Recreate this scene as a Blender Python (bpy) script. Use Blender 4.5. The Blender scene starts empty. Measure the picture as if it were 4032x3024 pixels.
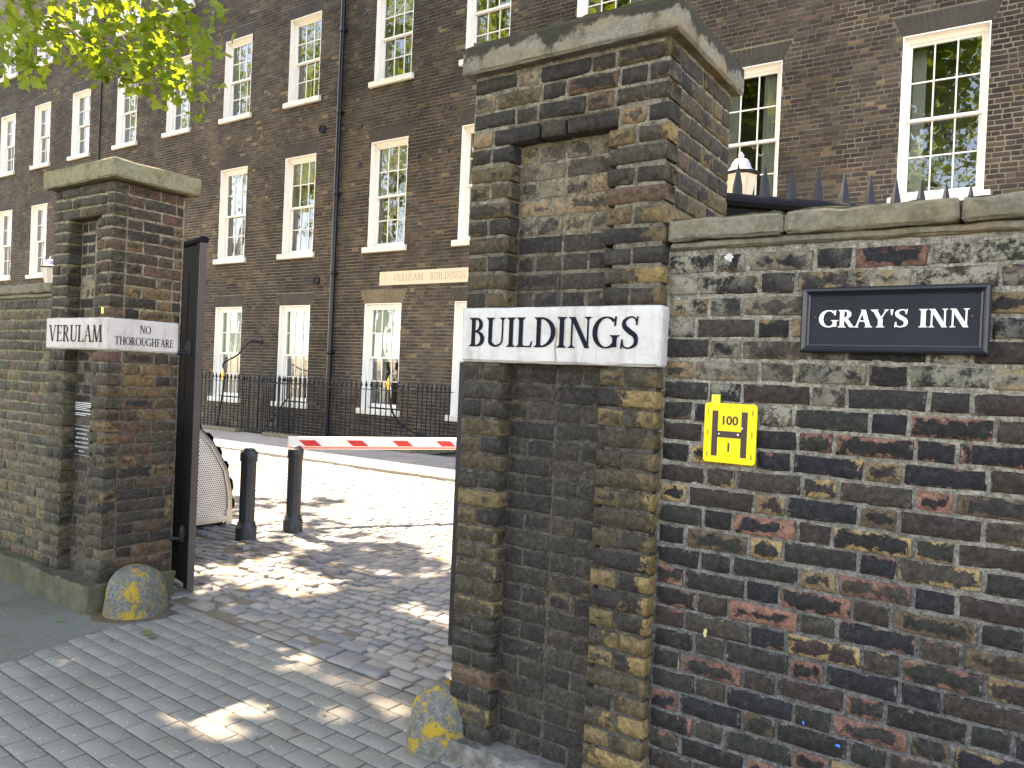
import bpy, bmesh, math, random
import numpy as np
from mathutils import Vector, Matrix, noise as mnoise

random.seed(7)
RNG = np.random.default_rng(11)
scene = bpy.context.scene
COL = scene.collection

# ------------------------------------------------------------------ camera, world, sun, exposure
FPX, CXP, CYP = 3028.0, 2016.0, 1512.0
YAW, PITCH, ROLL = math.radians(34.0), math.radians(-0.5), math.radians(2.45)
CAM = Vector((0.0, 0.0, 1.6))
FWD = Vector((-math.sin(YAW) * math.cos(PITCH), math.cos(YAW) * math.cos(PITCH), math.sin(PITCH)))
_rt = FWD.cross(Vector((0, 0, 1))).normalized()
_up = _rt.cross(FWD)
RGT = math.cos(ROLL) * _rt + math.sin(ROLL) * _up
UPV = -math.sin(ROLL) * _rt + math.cos(ROLL) * _up
cd = bpy.data.cameras.new('camera')
cam = bpy.data.objects.new('camera', cd)
COL.objects.link(cam)
cd.sensor_width = 36.0
cd.lens = FPX / 4032.0 * 36.0
cd.clip_start, cd.clip_end = 0.05, 600.0
cam.matrix_world = Matrix(((RGT.x, UPV.x, -FWD.x, CAM.x), (RGT.y, UPV.y, -FWD.y, CAM.y), (RGT.z, UPV.z, -FWD.z, CAM.z), (0, 0, 0, 1)))
scene.camera = cam

SUN_EL = math.radians(58.0)
SUN_H = Vector((-0.962, 0.272, 0.0)).normalized()
SUN_DIR = Vector((SUN_H.x * math.cos(SUN_EL), SUN_H.y * math.cos(SUN_EL), math.sin(SUN_EL)))
world = bpy.data.worlds.new('World')
scene.world = world
world.use_nodes = True
wn = world.node_tree
wn.nodes.clear()
sky = wn.nodes.new('ShaderNodeTexSky')
sky.sky_type = 'NISHITA'
sky.sun_disc = False
sky.sun_elevation = SUN_EL
sky.sun_rotation = math.atan2(SUN_H.x, SUN_H.y)
sky.air_density, sky.dust_density, sky.ozone_density = 1.0, 1.0, 1.4
bg = wn.nodes.new('ShaderNodeBackground')
bg.inputs['Strength'].default_value = 0.15
wo = wn.nodes.new('ShaderNodeOutputWorld')
wn.links.new(sky.outputs[0], bg.inputs[0])
wn.links.new(bg.outputs[0], wo.inputs[0])
sl = bpy.data.lights.new('sun', 'SUN')
sl.energy, sl.angle, sl.color = 4.2, math.radians(0.55), (1.0, 0.95, 0.86)
sun = bpy.data.objects.new('sun', sl)
COL.objects.link(sun)
sun.rotation_euler = SUN_DIR.to_track_quat('Z', 'Y').to_euler()
sun.location = (-10, 4, 20)
scene.view_settings.view_transform = 'Standard'
scene.view_settings.look = 'None'
scene.view_settings.exposure = 3.1
scene.view_settings.use_white_balance = True
scene.view_settings.white_balance_temperature = 8600.0
scene.view_settings.white_balance_tint = 20.0
scene.view_settings.gamma = 1.0
scene.cycles.use_denoising = True
scene.cycles.max_bounces = 8
scene.cycles.transparent_max_bounces = 12

# ------------------------------------------------------------------ node helper
class Mat:
    def __init__(s, name):
        s.m = bpy.data.materials.new(name); s.m.use_nodes = True
        s.t = s.m.node_tree; s.t.nodes.clear()
        s.out = s.t.nodes.new('ShaderNodeOutputMaterial')
        s.geo = s.t.nodes.new('ShaderNodeNewGeometry')
        s.pos = s.geo.outputs['Position']
        s._oi = s._tc = None
    def rnd(s):
        if not s._oi: s._oi = s.t.nodes.new('ShaderNodeObjectInfo')
        return s._oi.outputs['Random']
    def gen(s):
        if not s._tc: s._tc = s.t.nodes.new('ShaderNodeTexCoord')
        return s._tc.outputs['Generated']
    def put(s, sock, v):
        if hasattr(v, 'is_linked') or isinstance(v, bpy.types.NodeSocket): s.t.links.new(v, sock)
        elif isinstance(v, (tuple, list)):
            n = len(sock.default_value)
            sock.default_value = (tuple(v) + (1.0,))[:n] if len(v) < n else tuple(v)[:n]
        else: sock.default_value = v
    def mth(s, op, a, b=0.0, c=None, clamp=False):
        n = s.t.nodes.new('ShaderNodeMath'); n.operation = op; n.use_clamp = clamp
        s.put(n.inputs[0], a); s.put(n.inputs[1], b)
        if c is not None: s.put(n.inputs[2], c)
        return n.outputs[0]
    def vm(s, op, a, b):
        n = s.t.nodes.new('ShaderNodeVectorMath'); n.operation = op
        s.put(n.inputs[0], a)
        if isinstance(b, float): b = (b, b, b)
        if hasattr(b, 'type') and b.type == 'VALUE':
            cb = s.t.nodes.new('ShaderNodeCombineXYZ')
            for i in range(3): s.t.links.new(b, cb.inputs[i])
            b = cb.outputs[0]
        s.put(n.inputs[1], b)
        return n.outputs[0]
    def noise(s, scale, detail=4.0, rough=0.6, vec=None, dist=0.0):
        n = s.t.nodes.new('ShaderNodeTexNoise')
        n.inputs['Scale'].default_value = scale; n.inputs['Detail'].default_value = detail
        n.inputs['Roughness'].default_value = rough; n.inputs['Distortion'].default_value = dist
        s.put(n.inputs['Vector'], s.pos if vec is None else vec)
        return n.outputs['Fac']
    def voro(s, scale, vec=None, out='Distance'):
        n = s.t.nodes.new('ShaderNodeTexVoronoi'); n.inputs['Scale'].default_value = scale
        s.put(n.inputs['Vector'], s.pos if vec is None else vec)
        return n.outputs[out]
    def ramp(s, f, stops, interp='LINEAR'):
        n = s.t.nodes.new('ShaderNodeValToRGB'); cr = n.color_ramp; cr.interpolation = interp
        while len(cr.elements) < len(stops): cr.elements.new(0.5)
        for e, (p, c) in zip(cr.elements, stops):
            e.position = p
            e.color = (c, c, c, 1) if isinstance(c, (int, float)) else (*c, 1)
        s.put(n.inputs[0], f)
        return n.outputs[0]
    def mix(s, f, a, b, mode='MIX'):
        n = s.t.nodes.new('ShaderNodeMix'); n.data_type = 'RGBA'; n.blend_type = mode
        s.put(n.inputs[0], f); s.put(n.inputs[6], a); s.put(n.inputs[7], b)
        return n.outputs[2]
    def sep(s, v):
        n = s.t.nodes.new('ShaderNodeSeparateXYZ'); s.put(n.inputs[0], v)
        return n.outputs
    def bump(s, h, strength=0.5, dist=0.01, normal=None):
        n = s.t.nodes.new('ShaderNodeBump')
        n.inputs['Strength'].default_value = strength; n.inputs['Distance'].default_value = dist
        s.put(n.inputs['Height'], h)
        if normal is not None: s.put(n.inputs['Normal'], normal)
        return n.outputs[0]
    def done(s, col, rough=0.9, normal=None, metal=0.0, spec=0.3, **kw):
        p = s.t.nodes.new('ShaderNodeBsdfPrincipled')
        s.put(p.inputs['Base Color'], col); s.put(p.inputs['Roughness'], rough)
        s.put(p.inputs['Metallic'], metal); s.put(p.inputs['Specular IOR Level'], spec)
        for k, v in kw.items(): s.put(p.inputs[k], v)
        if normal is not None: s.put(p.inputs['Normal'], normal)
        s.t.links.new(p.outputs[0], s.out.inputs[0])
        return s.m

def plain(name, col, rough=0.6, metal=0.0, var=0.25, scale=30.0, bump=0.15, spec=0.4, bdist=0.002, **kw):
    m = Mat(name)
    n1 = m.noise(scale, 5, 0.65); n2 = m.noise(scale * 0.12, 3, 0.6)
    f = m.mth('MULTIPLY_ADD', n1, 0.6, m.mth('MULTIPLY', n2, 0.6))
    lo = tuple(c * (1 - var) for c in col); hi = tuple(min(1, c * (1 + var)) for c in col)
    c = m.ramp(f, [(0.3, lo), (0.8, hi)])
    r = m.mth('MULTIPLY_ADD', n1, 0.2, rough - 0.1, clamp=True)
    return m.done(c, r, m.bump(n1, bump, bdist), metal, spec, **kw)

# ---- bricks
def brick_mat(name, bodies, crusts, bias, spread=0.5, k=0.9, quoin=0, lime=0.0, island=False, val=1.0, moss=0.0, rimf=0.6):
    m = Mat(name)
    r = m.rnd()
    if island:
        r = m.mth('FRACT', m.mth('ADD', r, m.geo.outputs['Random Per Island']))
    r2 = m.mth('FRACT', m.mth('MULTIPLY', r, 17.31)); r3 = m.mth('FRACT', m.mth('MULTIPLY', r, 91.7))
    off = m.mth('MULTIPLY', r, 53.0)
    P = m.vm('ADD', m.pos, off)
    nA = m.noise(28, 6, 0.7, P); nB = m.noise(110, 5, 0.7, P); nC = m.noise(9, 3, 0.6, P)
    body = m.ramp(r2, [(i / max(1, len(bodies)), c) for i, c in enumerate(bodies)], 'CONSTANT')
    body = m.mix(m.ramp(nB, [(0.3, 0.0), (0.75, 0.8)]), body, m.mix(0.5, body, (0.03, 0.022, 0.016)))
    crust = m.ramp(r3, [(i / max(1, len(crusts)), c) for i, c in enumerate(crusts)], 'CONSTANT')
    nD = m.noise(48, 7, 0.78, P, 0.4)
    nE = m.noise(34, 8, 0.8, m.vm('ADD', P, 3.0), 0.6)
    crust = m.mix(1.0, crust, m.ramp(nD, [(0.36, 0.4), (0.5, 0.85), (0.66, 1.7)]), 'MULTIPLY')
    crust = m.mix(m.ramp(nE, [(0.56, 0.0), (0.70, 0.8)]), crust, m.mix(0.4, crust, (0.15, 0.12, 0.085)))
    body = m.mix(1.0, body, m.ramp(nE, [(0.36, 0.35), (0.5, 0.9), (0.64, 1.45)]), 'MULTIPLY')
    if island:
        mask = m.ramp(m.mth('ADD', nC, m.mth('MULTIPLY_ADD', r, spread, bias - spread * 0.5)), [(0.45, 0.0), (0.6, 1.0)])
    else:
        g = m.sep(m.gen())
        nx = m.mth('GREATER_THAN', m.mth('ABSOLUTE', m.sep(m.geo.outputs['True Normal'])[0]), 0.6)
        ga = m.mth('ADD', m.mth('MULTIPLY', g[0], m.mth('SUBTRACT', 1.0, nx)), m.mth('MULTIPLY', g[1], nx))
        dx = m.mth('SUBTRACT', 0.5, m.mth('ABSOLUTE', m.mth('SUBTRACT', ga, 0.5)))
        dz = m.mth('SUBTRACT', 0.5, m.mth('ABSOLUTE', m.mth('SUBTRACT', g[2], 0.5)))
        if quoin > 0: dx = m.mth('SUBTRACT', 1.0, g[0])
        d = m.mth('MINIMUM', m.mth('MULTIPLY', dx, 1.3 if quoin else 2.0), dz) if not quoin else m.mth('MULTIPLY', dx, 0.8)
        v = m.mth('MULTIPLY_ADD', m.mth('SUBTRACT', m.noise(19, 8, 0.72, P, 0.5), 0.5), k * 1.5, m.mth('MULTIPLY', d, 0.75))
        v = m.mth('ADD', v, m.mth('MULTIPLY_ADD', r, spread, bias - spread * 0.5))
        v = m.mth('MULTIPLY_ADD', m.mth('SUBTRACT', nC, 0.5), 0.5, v)
        mask = m.ramp(v, [(0.10, 0.0), (0.17, 1.0)])
    c = m.mix(mask, body, crust)
    if not island:
        rim = m.mth('MULTIPLY', m.ramp(m.mth('MINIMUM', m.mth('MULTIPLY', m.mth('SUBTRACT', 0.5, m.mth('ABSOLUTE', m.mth('SUBTRACT', ga, 0.5))), 2.0), dz), [(0.06, 1.0), (0.13, 0.0)]), m.ramp(m.noise(33, 5, 0.7, m.vm('ADD', P, 7.0)), [(0.54, 0.0), (0.66, rimf)]))
        c = m.mix(rim, c, (0.25, 0.225, 0.18))
    if lime:
        big = m.noise(2.2, 4, 0.6)
        lm = m.mth('MULTIPLY', m.ramp(m.noise(17, 8, 0.8), [(0.46, 0.0), (0.55, 1.0)]), m.ramp(big, [(0.40, 0.15), (0.56, lime)]), clamp=True)
        c = m.mix(lm, c, m.mix(nB, (0.14, 0.128, 0.095), (0.27, 0.245, 0.19)))
    if moss:
        mm = m.mth('MULTIPLY', m.ramp(m.noise(14, 5, 0.7), [(0.5, 0.0), (0.66, 1.0)]), moss)
        c = m.mix(mm, c, (0.075, 0.085, 0.03))
    sp = m.ramp(m.voro(70, P), [(0.05, 1.0), (0.09, 0.0)])
    sp = m.mth('MULTIPLY', sp, m.ramp(m.noise(20, 2, 0.5, P), [(0.62, 0.0), (0.68, 0.7)]))
    c = m.mix(sp, c, (0.36, 0.34, 0.29))
    if val != 1.0: c = m.mix(1.0, c, (val, val, val), 'MULTIPLY')
    h = m.mth('MULTIPLY_ADD', nA, 1.0, m.mth('MULTIPLY', nB, 0.5))
    h = m.mth('MULTIPLY_ADD', mask, 0.35, h)
    return m.done(c, m.mth('MULTIPLY_ADD', nB, 0.3, 0.68), m.bump(h, 0.75, 0.006), spec=0.25)

BLK = [(0.017, 0.015, 0.014), (0.026, 0.022, 0.020), (0.015, 0.015, 0.017), (0.032, 0.025, 0.020), (0.022, 0.023, 0.018), (0.040, 0.033, 0.026), (0.034, 0.023, 0.020)]
BRN = [(0.045, 0.035, 0.024), (0.058, 0.044, 0.026), (0.034, 0.028, 0.021), (0.050, 0.042, 0.029), (0.026, 0.022, 0.019)]
M_BRICK_WALL = brick_mat('wall_brick', [(0.22, 0.105, 0.075), (0.30, 0.205, 0.095), (0.15, 0.075, 0.055), (0.10, 0.07, 0.045), (0.19, 0.13, 0.07), (0.17, 0.085, 0.065)], BLK, 0.16, 0.65, 0.85, lime=0.0, rimf=0.6)
M_BRICK_LIME = brick_mat('limed_wall_brick', [(0.22, 0.15, 0.075), (0.16, 0.13, 0.09), (0.12, 0.09, 0.06)], BLK, 0.04, 0.6, 1.1, lime=1.2)
M_BRICK_PIL = brick_mat('pillar_brick', [(0.125, 0.09, 0.042), (0.10, 0.074, 0.037), (0.075, 0.056, 0.031), (0.15, 0.108, 0.05), (0.105, 0.066, 0.04)], BRN, 0.0, 0.75, 0.9, rimf=0.25)
M_BRICK_QUOIN = brick_mat('spalled_brick', [(0.22, 0.148, 0.06), (0.16, 0.11, 0.048), (0.11, 0.078, 0.04)], BRN, 0.02, 0.6, 0.8, quoin=1, rimf=0.25)
M_BRICK_SOOT = brick_mat('sooty_brick', [(0.06, 0.048, 0.034), (0.12, 0.08, 0.04), (0.04, 0.035, 0.03)], [(0.033, 0.028, 0.022), (0.042, 0.035, 0.027), (0.026, 0.022, 0.019)], 0.2, 0.55, 0.7, rimf=0.12)
M_BRICK_PALE = brick_mat('pale_stained_brick', [(0.20, 0.145, 0.085), (0.16, 0.122, 0.08), (0.23, 0.15, 0.08)], BRN, -0.16, 0.6, 1.1, lime=0.35, rimf=0.2)
M_BRICK_LEFT = brick_mat('warm_brown_brick', [(0.135, 0.088, 0.044), (0.10, 0.06, 0.036), (0.075, 0.05, 0.034), (0.16, 0.10, 0.042), (0.11, 0.058, 0.042)], BRN, -0.08, 0.7, 1.0)
M_BRICK_LEFTF = brick_mat('grey_green_brick', [(0.105, 0.085, 0.05), (0.08, 0.068, 0.045), (0.06, 0.053, 0.04)], BRN, -0.02, 0.6, 1.0, moss=0.35)
M_BRICK_LEFTW = brick_mat('mossy_wall_brick', [(0.12, 0.08, 0.04), (0.09, 0.07, 0.04), (0.11, 0.06, 0.042), (0.15, 0.11, 0.055)], BRN, -0.02, 0.7, 1.0, lime=0.3, moss=0.5)

def facade_brick_mat():
    m = Mat('facade_brick')
    r = m.mth('FRACT', m.mth('ADD', m.rnd(), m.geo.outputs['Random Per Island']))
    r2 = m.mth('FRACT', m.mth('MULTIPLY', r, 13.7))
    c = m.ramp(r, [(0.0, (0.050, 0.041, 0.036)), (0.18, (0.070, 0.055, 0.043)), (0.4, (0.085, 0.066, 0.049)), (0.58, (0.062, 0.046, 0.039)), (0.72, (0.105, 0.079, 0.053)), (0.85, (0.043, 0.037, 0.035)), (0.93, (0.125, 0.080, 0.058)), (0.975, (0.20, 0.145, 0.08))], 'CONSTANT')
    big = m.noise(0.45, 4, 0.6); mid = m.noise(1.6, 4, 0.65); fine = m.noise(60, 5, 0.7)
    soot = m.ramp(m.mth('MULTIPLY_ADD', mid, 0.5, m.mth('MULTIPLY', big, 0.6)), [(0.45, 0.42), (0.64, 1.05)])
    c = m.mix(1.0, c, soot, 'MULTIPLY')
    warm = m.ramp(m.noise(0.9, 3, 0.6), [(0.58, 0.0), (0.72, 0.45)])
    c = m.mix(warm, c, (0.14, 0.105, 0.065))
    c = m.mix(m.ramp(fine, [(0.35, 0.0), (0.8, 0.5)]), c, (0.04, 0.034, 0.03))
    return m.done(c, 0.9, m.bump(fine, 0.5, 0.006), spec=0.2)
M_FBRICK = facade_brick_mat()
def facade_mortar_mat():
    m = Mat('facade_mortar')
    big = m.noise(0.5, 4, 0.6); mid = m.noise(2.0, 4, 0.65); fine = m.noise(45, 5, 0.7)
    c = m.ramp(m.mth('MULTIPLY_ADD', mid, 0.5, m.mth('MULTIPLY', big, 0.6)), [(0.42, (0.105, 0.09, 0.072)), (0.58, (0.19, 0.16, 0.12)), (0.72, (0.25, 0.21, 0.155))])
    c = m.mix(m.ramp(fine, [(0.4, 0.0), (0.75, 0.6)]), c, (0.08, 0.07, 0.06))
    return m.done(c, 0.95, m.bump(fine, 0.4, 0.006), spec=0.15)
M_FMORTAR = facade_mortar_mat()

def mortar_mat(name, top, low, z0, z1, bumpy=0.7):
    m = Mat(name)
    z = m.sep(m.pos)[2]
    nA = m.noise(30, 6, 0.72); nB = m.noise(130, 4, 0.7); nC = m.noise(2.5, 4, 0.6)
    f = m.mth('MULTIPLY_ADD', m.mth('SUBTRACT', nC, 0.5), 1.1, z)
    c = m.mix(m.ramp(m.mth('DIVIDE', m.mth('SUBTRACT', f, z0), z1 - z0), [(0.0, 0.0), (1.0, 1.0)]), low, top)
    c = m.mix(1.0, c, m.ramp(nA, [(0.34, 0.4), (0.5, 0.95), (0.66, 1.5)]), 'MULTIPLY')
    c = m.mix(1.0, c, m.ramp(nB, [(0.35, 0.65), (0.5, 1.0), (0.68, 1.6)]), 'MULTIPLY')
    h = m.mth('MULTIPLY_ADD', nA, 1.0, m.mth('MULTIPLY', nB, 0.6))
    return m.done(c, 0.95, m.bump(h, bumpy, 0.006), spec=0.15)
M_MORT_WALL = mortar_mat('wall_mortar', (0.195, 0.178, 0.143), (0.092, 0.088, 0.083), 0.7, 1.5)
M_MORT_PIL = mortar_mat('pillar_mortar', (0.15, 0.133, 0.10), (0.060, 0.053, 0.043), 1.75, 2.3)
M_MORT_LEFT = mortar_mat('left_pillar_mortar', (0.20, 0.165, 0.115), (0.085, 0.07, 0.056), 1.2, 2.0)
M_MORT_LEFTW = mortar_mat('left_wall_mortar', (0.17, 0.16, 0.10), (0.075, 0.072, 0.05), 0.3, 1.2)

def stone_mat(name, a, b, stain, moss=0.0, st=(0.5, 0.72), bump=0.4, sc=9):
    m = Mat(name)
    nA = m.noise(sc, 6, 0.7); nB = m.noise(90, 5, 0.7); nC = m.noise(3, 4, 0.65)
    c = m.mix(nB, a, b)
    c = m.mix(m.ramp(nA, [(st[0], 0.0), (st[1], 0.85)]), c, stain)
    if moss:
        c = m.mix(m.mth('MULTIPLY', m.ramp(m.mth('MULTIPLY_ADD', nC, 0.7, m.mth('MULTIPLY', nA, 0.4)), [(0.5, 0.0), (0.66, 1.0)]), moss), c, (0.035, 0.035, 0.022))
    h = m.mth('MULTIPLY_ADD', nA, 1.0, m.mth('MULTIPLY', nB, 0.5))
    return m.done(c, 0.92, m.bump(h, bump, 0.006), spec=0.2)
M_BAND = stone_mat('painted_stone', (0.56, 0.535, 0.50), (0.45, 0.43, 0.40), (0.30, 0.275, 0.24), 0.0, (0.50, 0.78), 0.35, 7)
M_BANDL = stone_mat('painted_stone_warm', (0.55, 0.50, 0.455), (0.45, 0.40, 0.36), (0.32, 0.27, 0.225), 0.0, (0.50, 0.78), 0.35, 7)
def cap_mat(name, light, z0, amt, base=((0.27, 0.25, 0.20), (0.155, 0.142, 0.11))):
    m = Mat(name)
    nA = m.noise(9, 8, 0.75); nB = m.noise(55, 7, 0.75); nC = m.noise(2.4, 5, 0.7)
    c = m.mix(m.ramp(nB, [(0.36, 0.0), (0.66, 1.0)]), base[1], base[0])
    c = m.mix(m.ramp(m.noise(5, 6, 0.75), [(0.5, 0.0), (0.62, 0.55)]), c, (0.24, 0.165, 0.085))
    c = m.mix(m.ramp(nA, [(0.47, 0.0), (0.62, 0.75)]), c, (0.10, 0.09, 0.055))
    v = m.mth('MULTIPLY_ADD', m.mth('SUBTRACT', m.sep(m.pos)[2], z0), 3.2, m.mth('MULTIPLY_ADD', nA, 0.55, m.mth('MULTIPLY', nC, 0.6)))
    c = m.mix(m.ramp(v, [(0.60, 0.0), (0.66, amt)]), c, m.mix(nB, (0.018, 0.017, 0.014), (0.055, 0.05, 0.036)))
    h = m.mth('MULTIPLY_ADD', nA, 1.0, m.mth('MULTIPLY', nB, 0.7))
    return m.done(c, 0.93, m.bump(h, 0.9, 0.012), spec=0.2)
M_CAP = cap_mat('cap_stone', 1, 2.905, 0.95)
M_CAPL = cap_mat('cap_stone_left', 1, 2.98, 0.6, ((0.29, 0.265, 0.17), (0.185, 0.168, 0.10)))
M_COPING = cap_mat('coping_stone', 1, 2.20, 0.9, ((0.245, 0.22, 0.165), (0.135, 0.12, 0.085)))
M_MOSS = stone_mat('moss', (0.06, 0.06, 0.025), (0.03, 0.032, 0.018), (0.10, 0.085, 0.04), 0.0, (0.5, 0.7), 1.0, 40)
M_PLINTH = stone_mat('plinth_render', (0.24, 0.225, 0.20), (0.16, 0.15, 0.135), (0.09, 0.083, 0.07), 0.35, (0.45, 0.65), 1.0, 14)
M_PLINTHL = stone_mat('mossy_render', (0.115, 0.105, 0.075), (0.075, 0.068, 0.048), (0.075, 0.078, 0.028), 0.45, (0.47, 0.62), 1.0, 14)
M_PLQ = stone_mat('plaque_stone', (0.62, 0.52, 0.39), (0.55, 0.45, 0.33), (0.50, 0.41, 0.30), 0.0, (0.5, 0.9), 0.15, 5)
def band_mat(name, a, b, stain):
    m = Mat(name)
    P = m.vm('MULTIPLY', m.pos, (26.0, 26.0, 2.2))
    drip = m.noise(1.0, 5, 0.65, P); nA = m.noise(6, 6, 0.7); nB = m.noise(80, 5, 0.7)
    c = m.mix(nB, a, b)
    c = m.mix(m.ramp(nA, [(0.48, 0.0), (0.72, 0.75)]), c, stain)
    c = m.mix(m.mth('MULTIPLY', m.ramp(drip, [(0.52, 0.0), (0.68, 0.6)]), m.ramp(nA, [(0.35, 0.2), (0.6, 1.0)])), c, tuple(x * 0.72 for x in stain))
    c = m.mix(m.ramp(m.noise(30, 7, 0.8), [(0.66, 0.0), (0.72, 0.5)]), c, tuple(x * 0.6 for x in stain))
    return m.done(c, 0.88, m.bump(m.mth('MULTIPLY_ADD', nA, 1.0, m.mth('MULTIPLY', nB, 0.5)), 0.35, 0.005), spec=0.25)
M_BAND = band_mat('painted_stone', (0.56, 0.535, 0.50), (0.46, 0.44, 0.41), (0.34, 0.315, 0.28))
M_BANDL = band_mat('painted_stone_warm', (0.55, 0.50, 0.455), (0.46, 0.41, 0.37), (0.36, 0.31, 0.26))
M_WHITE = stone_mat('white_gloss_paint', (0.80, 0.77, 0.72), (0.76, 0.73, 0.68), (0.66, 0.62, 0.55), 0.0, (0.58, 0.9), 0.1, 5)
M_SILL = stone_mat('sill_paint', (0.72, 0.69, 0.62), (0.62, 0.59, 0.52), (0.40, 0.36, 0.27), 0.0, (0.52, 0.8), 0.2, 8)
M_STUCCO = stone_mat('white_stucco', (0.62, 0.62, 0.62), (0.55, 0.55, 0.55), (0.42, 0.42, 0.4), 0.0, (0.5, 0.9), 0.2, 4)
M_IRON = plain('black_iron', (0.010, 0.011, 0.014), 0.5, 0.0, 0.3, 40, 0.25, 0.25)
M_PIPE = plain('black_pipe', (0.007, 0.008, 0.012), 0.3, 0.0, 0.25, 30, 0.1, 0.3)
M_BOL = plain('bollard_paint', (0.024, 0.025, 0.028), 0.48, 0.0, 0.3, 50, 0.2, 0.5)
M_SIGNBK = plain('black_sign_paint', (0.009, 0.011, 0.015), 0.62, 0.0, 0.6, 22, 0.6, 0.22, 0.004)
M_SIGNFR = plain('black_frame_gloss', (0.010, 0.012, 0.017), 0.34, 0.0, 0.3, 20, 0.1, 0.5)
M_WLET = plain('white_lettering', (0.75, 0.73, 0.69), 0.6, 0.0, 0.08, 60, 0.1)
M_NLET = plain('navy_lettering', (0.006, 0.008, 0.015), 0.7, 0.0, 0.4, 60, 0.1, 0.1)
M_BLET = plain('brown_black_lettering', (0.018, 0.013, 0.012), 0.7, 0.0, 0.4, 60, 0.1, 0.1)
M_TLET = plain('incised_lettering', (0.26, 0.17, 0.10), 0.8, 0.0, 0.2, 30, 0.1)
M_YEL = plain('yellow_plastic', (0.78, 0.57, 0.0), 0.38, 0.0, 0.05, 10, 0.05)
M_YDK = plain('yellow_slot', (0.40, 0.23, 0.01), 0.6, 0.0, 0.2, 30, 0.1)
M_YST = plain('yellow_sticker', (0.80, 0.78, 0.06), 0.5, 0.0, 0.08, 30, 0.05)
M_BINK = plain('brown_ink', (0.035, 0.018, 0.012), 0.45, 0.0, 0.2, 40, 0.05)
M_GATEBR = plain('faded_brown_gate', (0.062, 0.043, 0.037), 0.55, 0.0, 0.35, 24, 0.3)
M_GATEBK = plain('black_gate', (0.008, 0.008, 0.010), 0.75, 0.0, 0.3, 24, 0.2, 0.1)
M_STEEL = plain('galvanised_steel', (0.60, 0.60, 0.60), 0.45, 0.6, 0.22, 14, 0.15)
M_STEELF = plain('steel_trim', (0.46, 0.44, 0.39), 0.4, 0.7, 0.25, 10, 0.1)
M_RUBBER = plain('black_shell', (0.013, 0.013, 0.014), 0.55, 0.0, 0.3, 30, 0.2)
M_GOLD = plain('gold_leaf', (0.62, 0.40, 0.08), 0.32, 0.75, 0.2, 40, 0.15)
M_RED = plain('red_reflective', (0.62, 0.035, 0.03), 0.4, 0.0, 0.1, 20, 0.05)
M_BARW = plain('barrier_white', (0.76, 0.73, 0.66), 0.4, 0.0, 0.06, 10, 0.05)
M_LED = plain('red_lights', (0.8, 0.12, 0.08), 0.3, 0.0, 0.1, 60, 0.05, **{'Emission Color': (1.0, 0.12, 0.07), 'Emission Strength': 0.12})
M_LILAC = plain('lamp_hood', (0.40, 0.38, 0.42), 0.45, 0.0, 0.15, 20, 0.1)
M_COPPER = plain('lamp_amber_glass', (0.72, 0.50, 0.38), 0.18, 0.0, 0.2, 14, 0.1, 0.6)
M_BLIND = plain('pale_blind', (0.62, 0.70, 0.62), 0.8, 0.0, 0.05, 6, 0.05)
M_SHUT = plain('shutter_paint', (0.44, 0.43, 0.40), 0.6, 0.0, 0.08, 6, 0.05)
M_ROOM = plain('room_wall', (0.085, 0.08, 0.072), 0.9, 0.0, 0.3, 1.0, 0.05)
M_BARK = stone_mat('bark', (0.16, 0.14, 0.10), (0.10, 0.088, 0.062), (0.24, 0.22, 0.15), 0.0, (0.5, 0.6), 0.9, 5)
M_CHALK = plain('chalky_paint', (0.42, 0.41, 0.38), 0.9, 0.0, 0.4, 90, 0.3)
M_CREAM = plain('cream_paint', (0.42, 0.36, 0.14), 0.8, 0.0, 0.3, 90, 0.3)
M_BLUE = plain('blue_mark', (0.03, 0.16, 0.62), 0.5, 0.0, 0.1)

def glass_mat():
    m = Mat('window_glass')
    fr = m.t.nodes.new('ShaderNodeFresnel'); fr.inputs['IOR'].default_value = 1.52
    wob = m.noise(2.6, 2, 0.5)
    nrm = m.bump(wob, 0.16, 0.02)
    gl = m.t.nodes.new('ShaderNodeBsdfGlossy'); gl.inputs['Roughness'].default_value = 0.015
    gl.inputs['Color'].default_value = (0.96, 0.98, 1.0, 1)
    m.put(gl.inputs['Normal'], nrm)
    tr = m.t.nodes.new('ShaderNodeBsdfTransparent'); tr.inputs[0].default_value = (0.86, 0.9, 0.88, 1)
    mx = m.t.nodes.new('ShaderNodeMixShader')
    f = m.mth('MULTIPLY_ADD', fr.outputs[0], 1.7, 0.05, clamp=True)
    m.put(mx.inputs[0], f); m.put(mx.inputs[1], tr.outputs[0]); m.put(mx.inputs[2], gl.outputs[0])
    m.t.links.new(mx.outputs[0], m.out.inputs[0])
    return m.m
M_GLASS = glass_mat()

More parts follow.
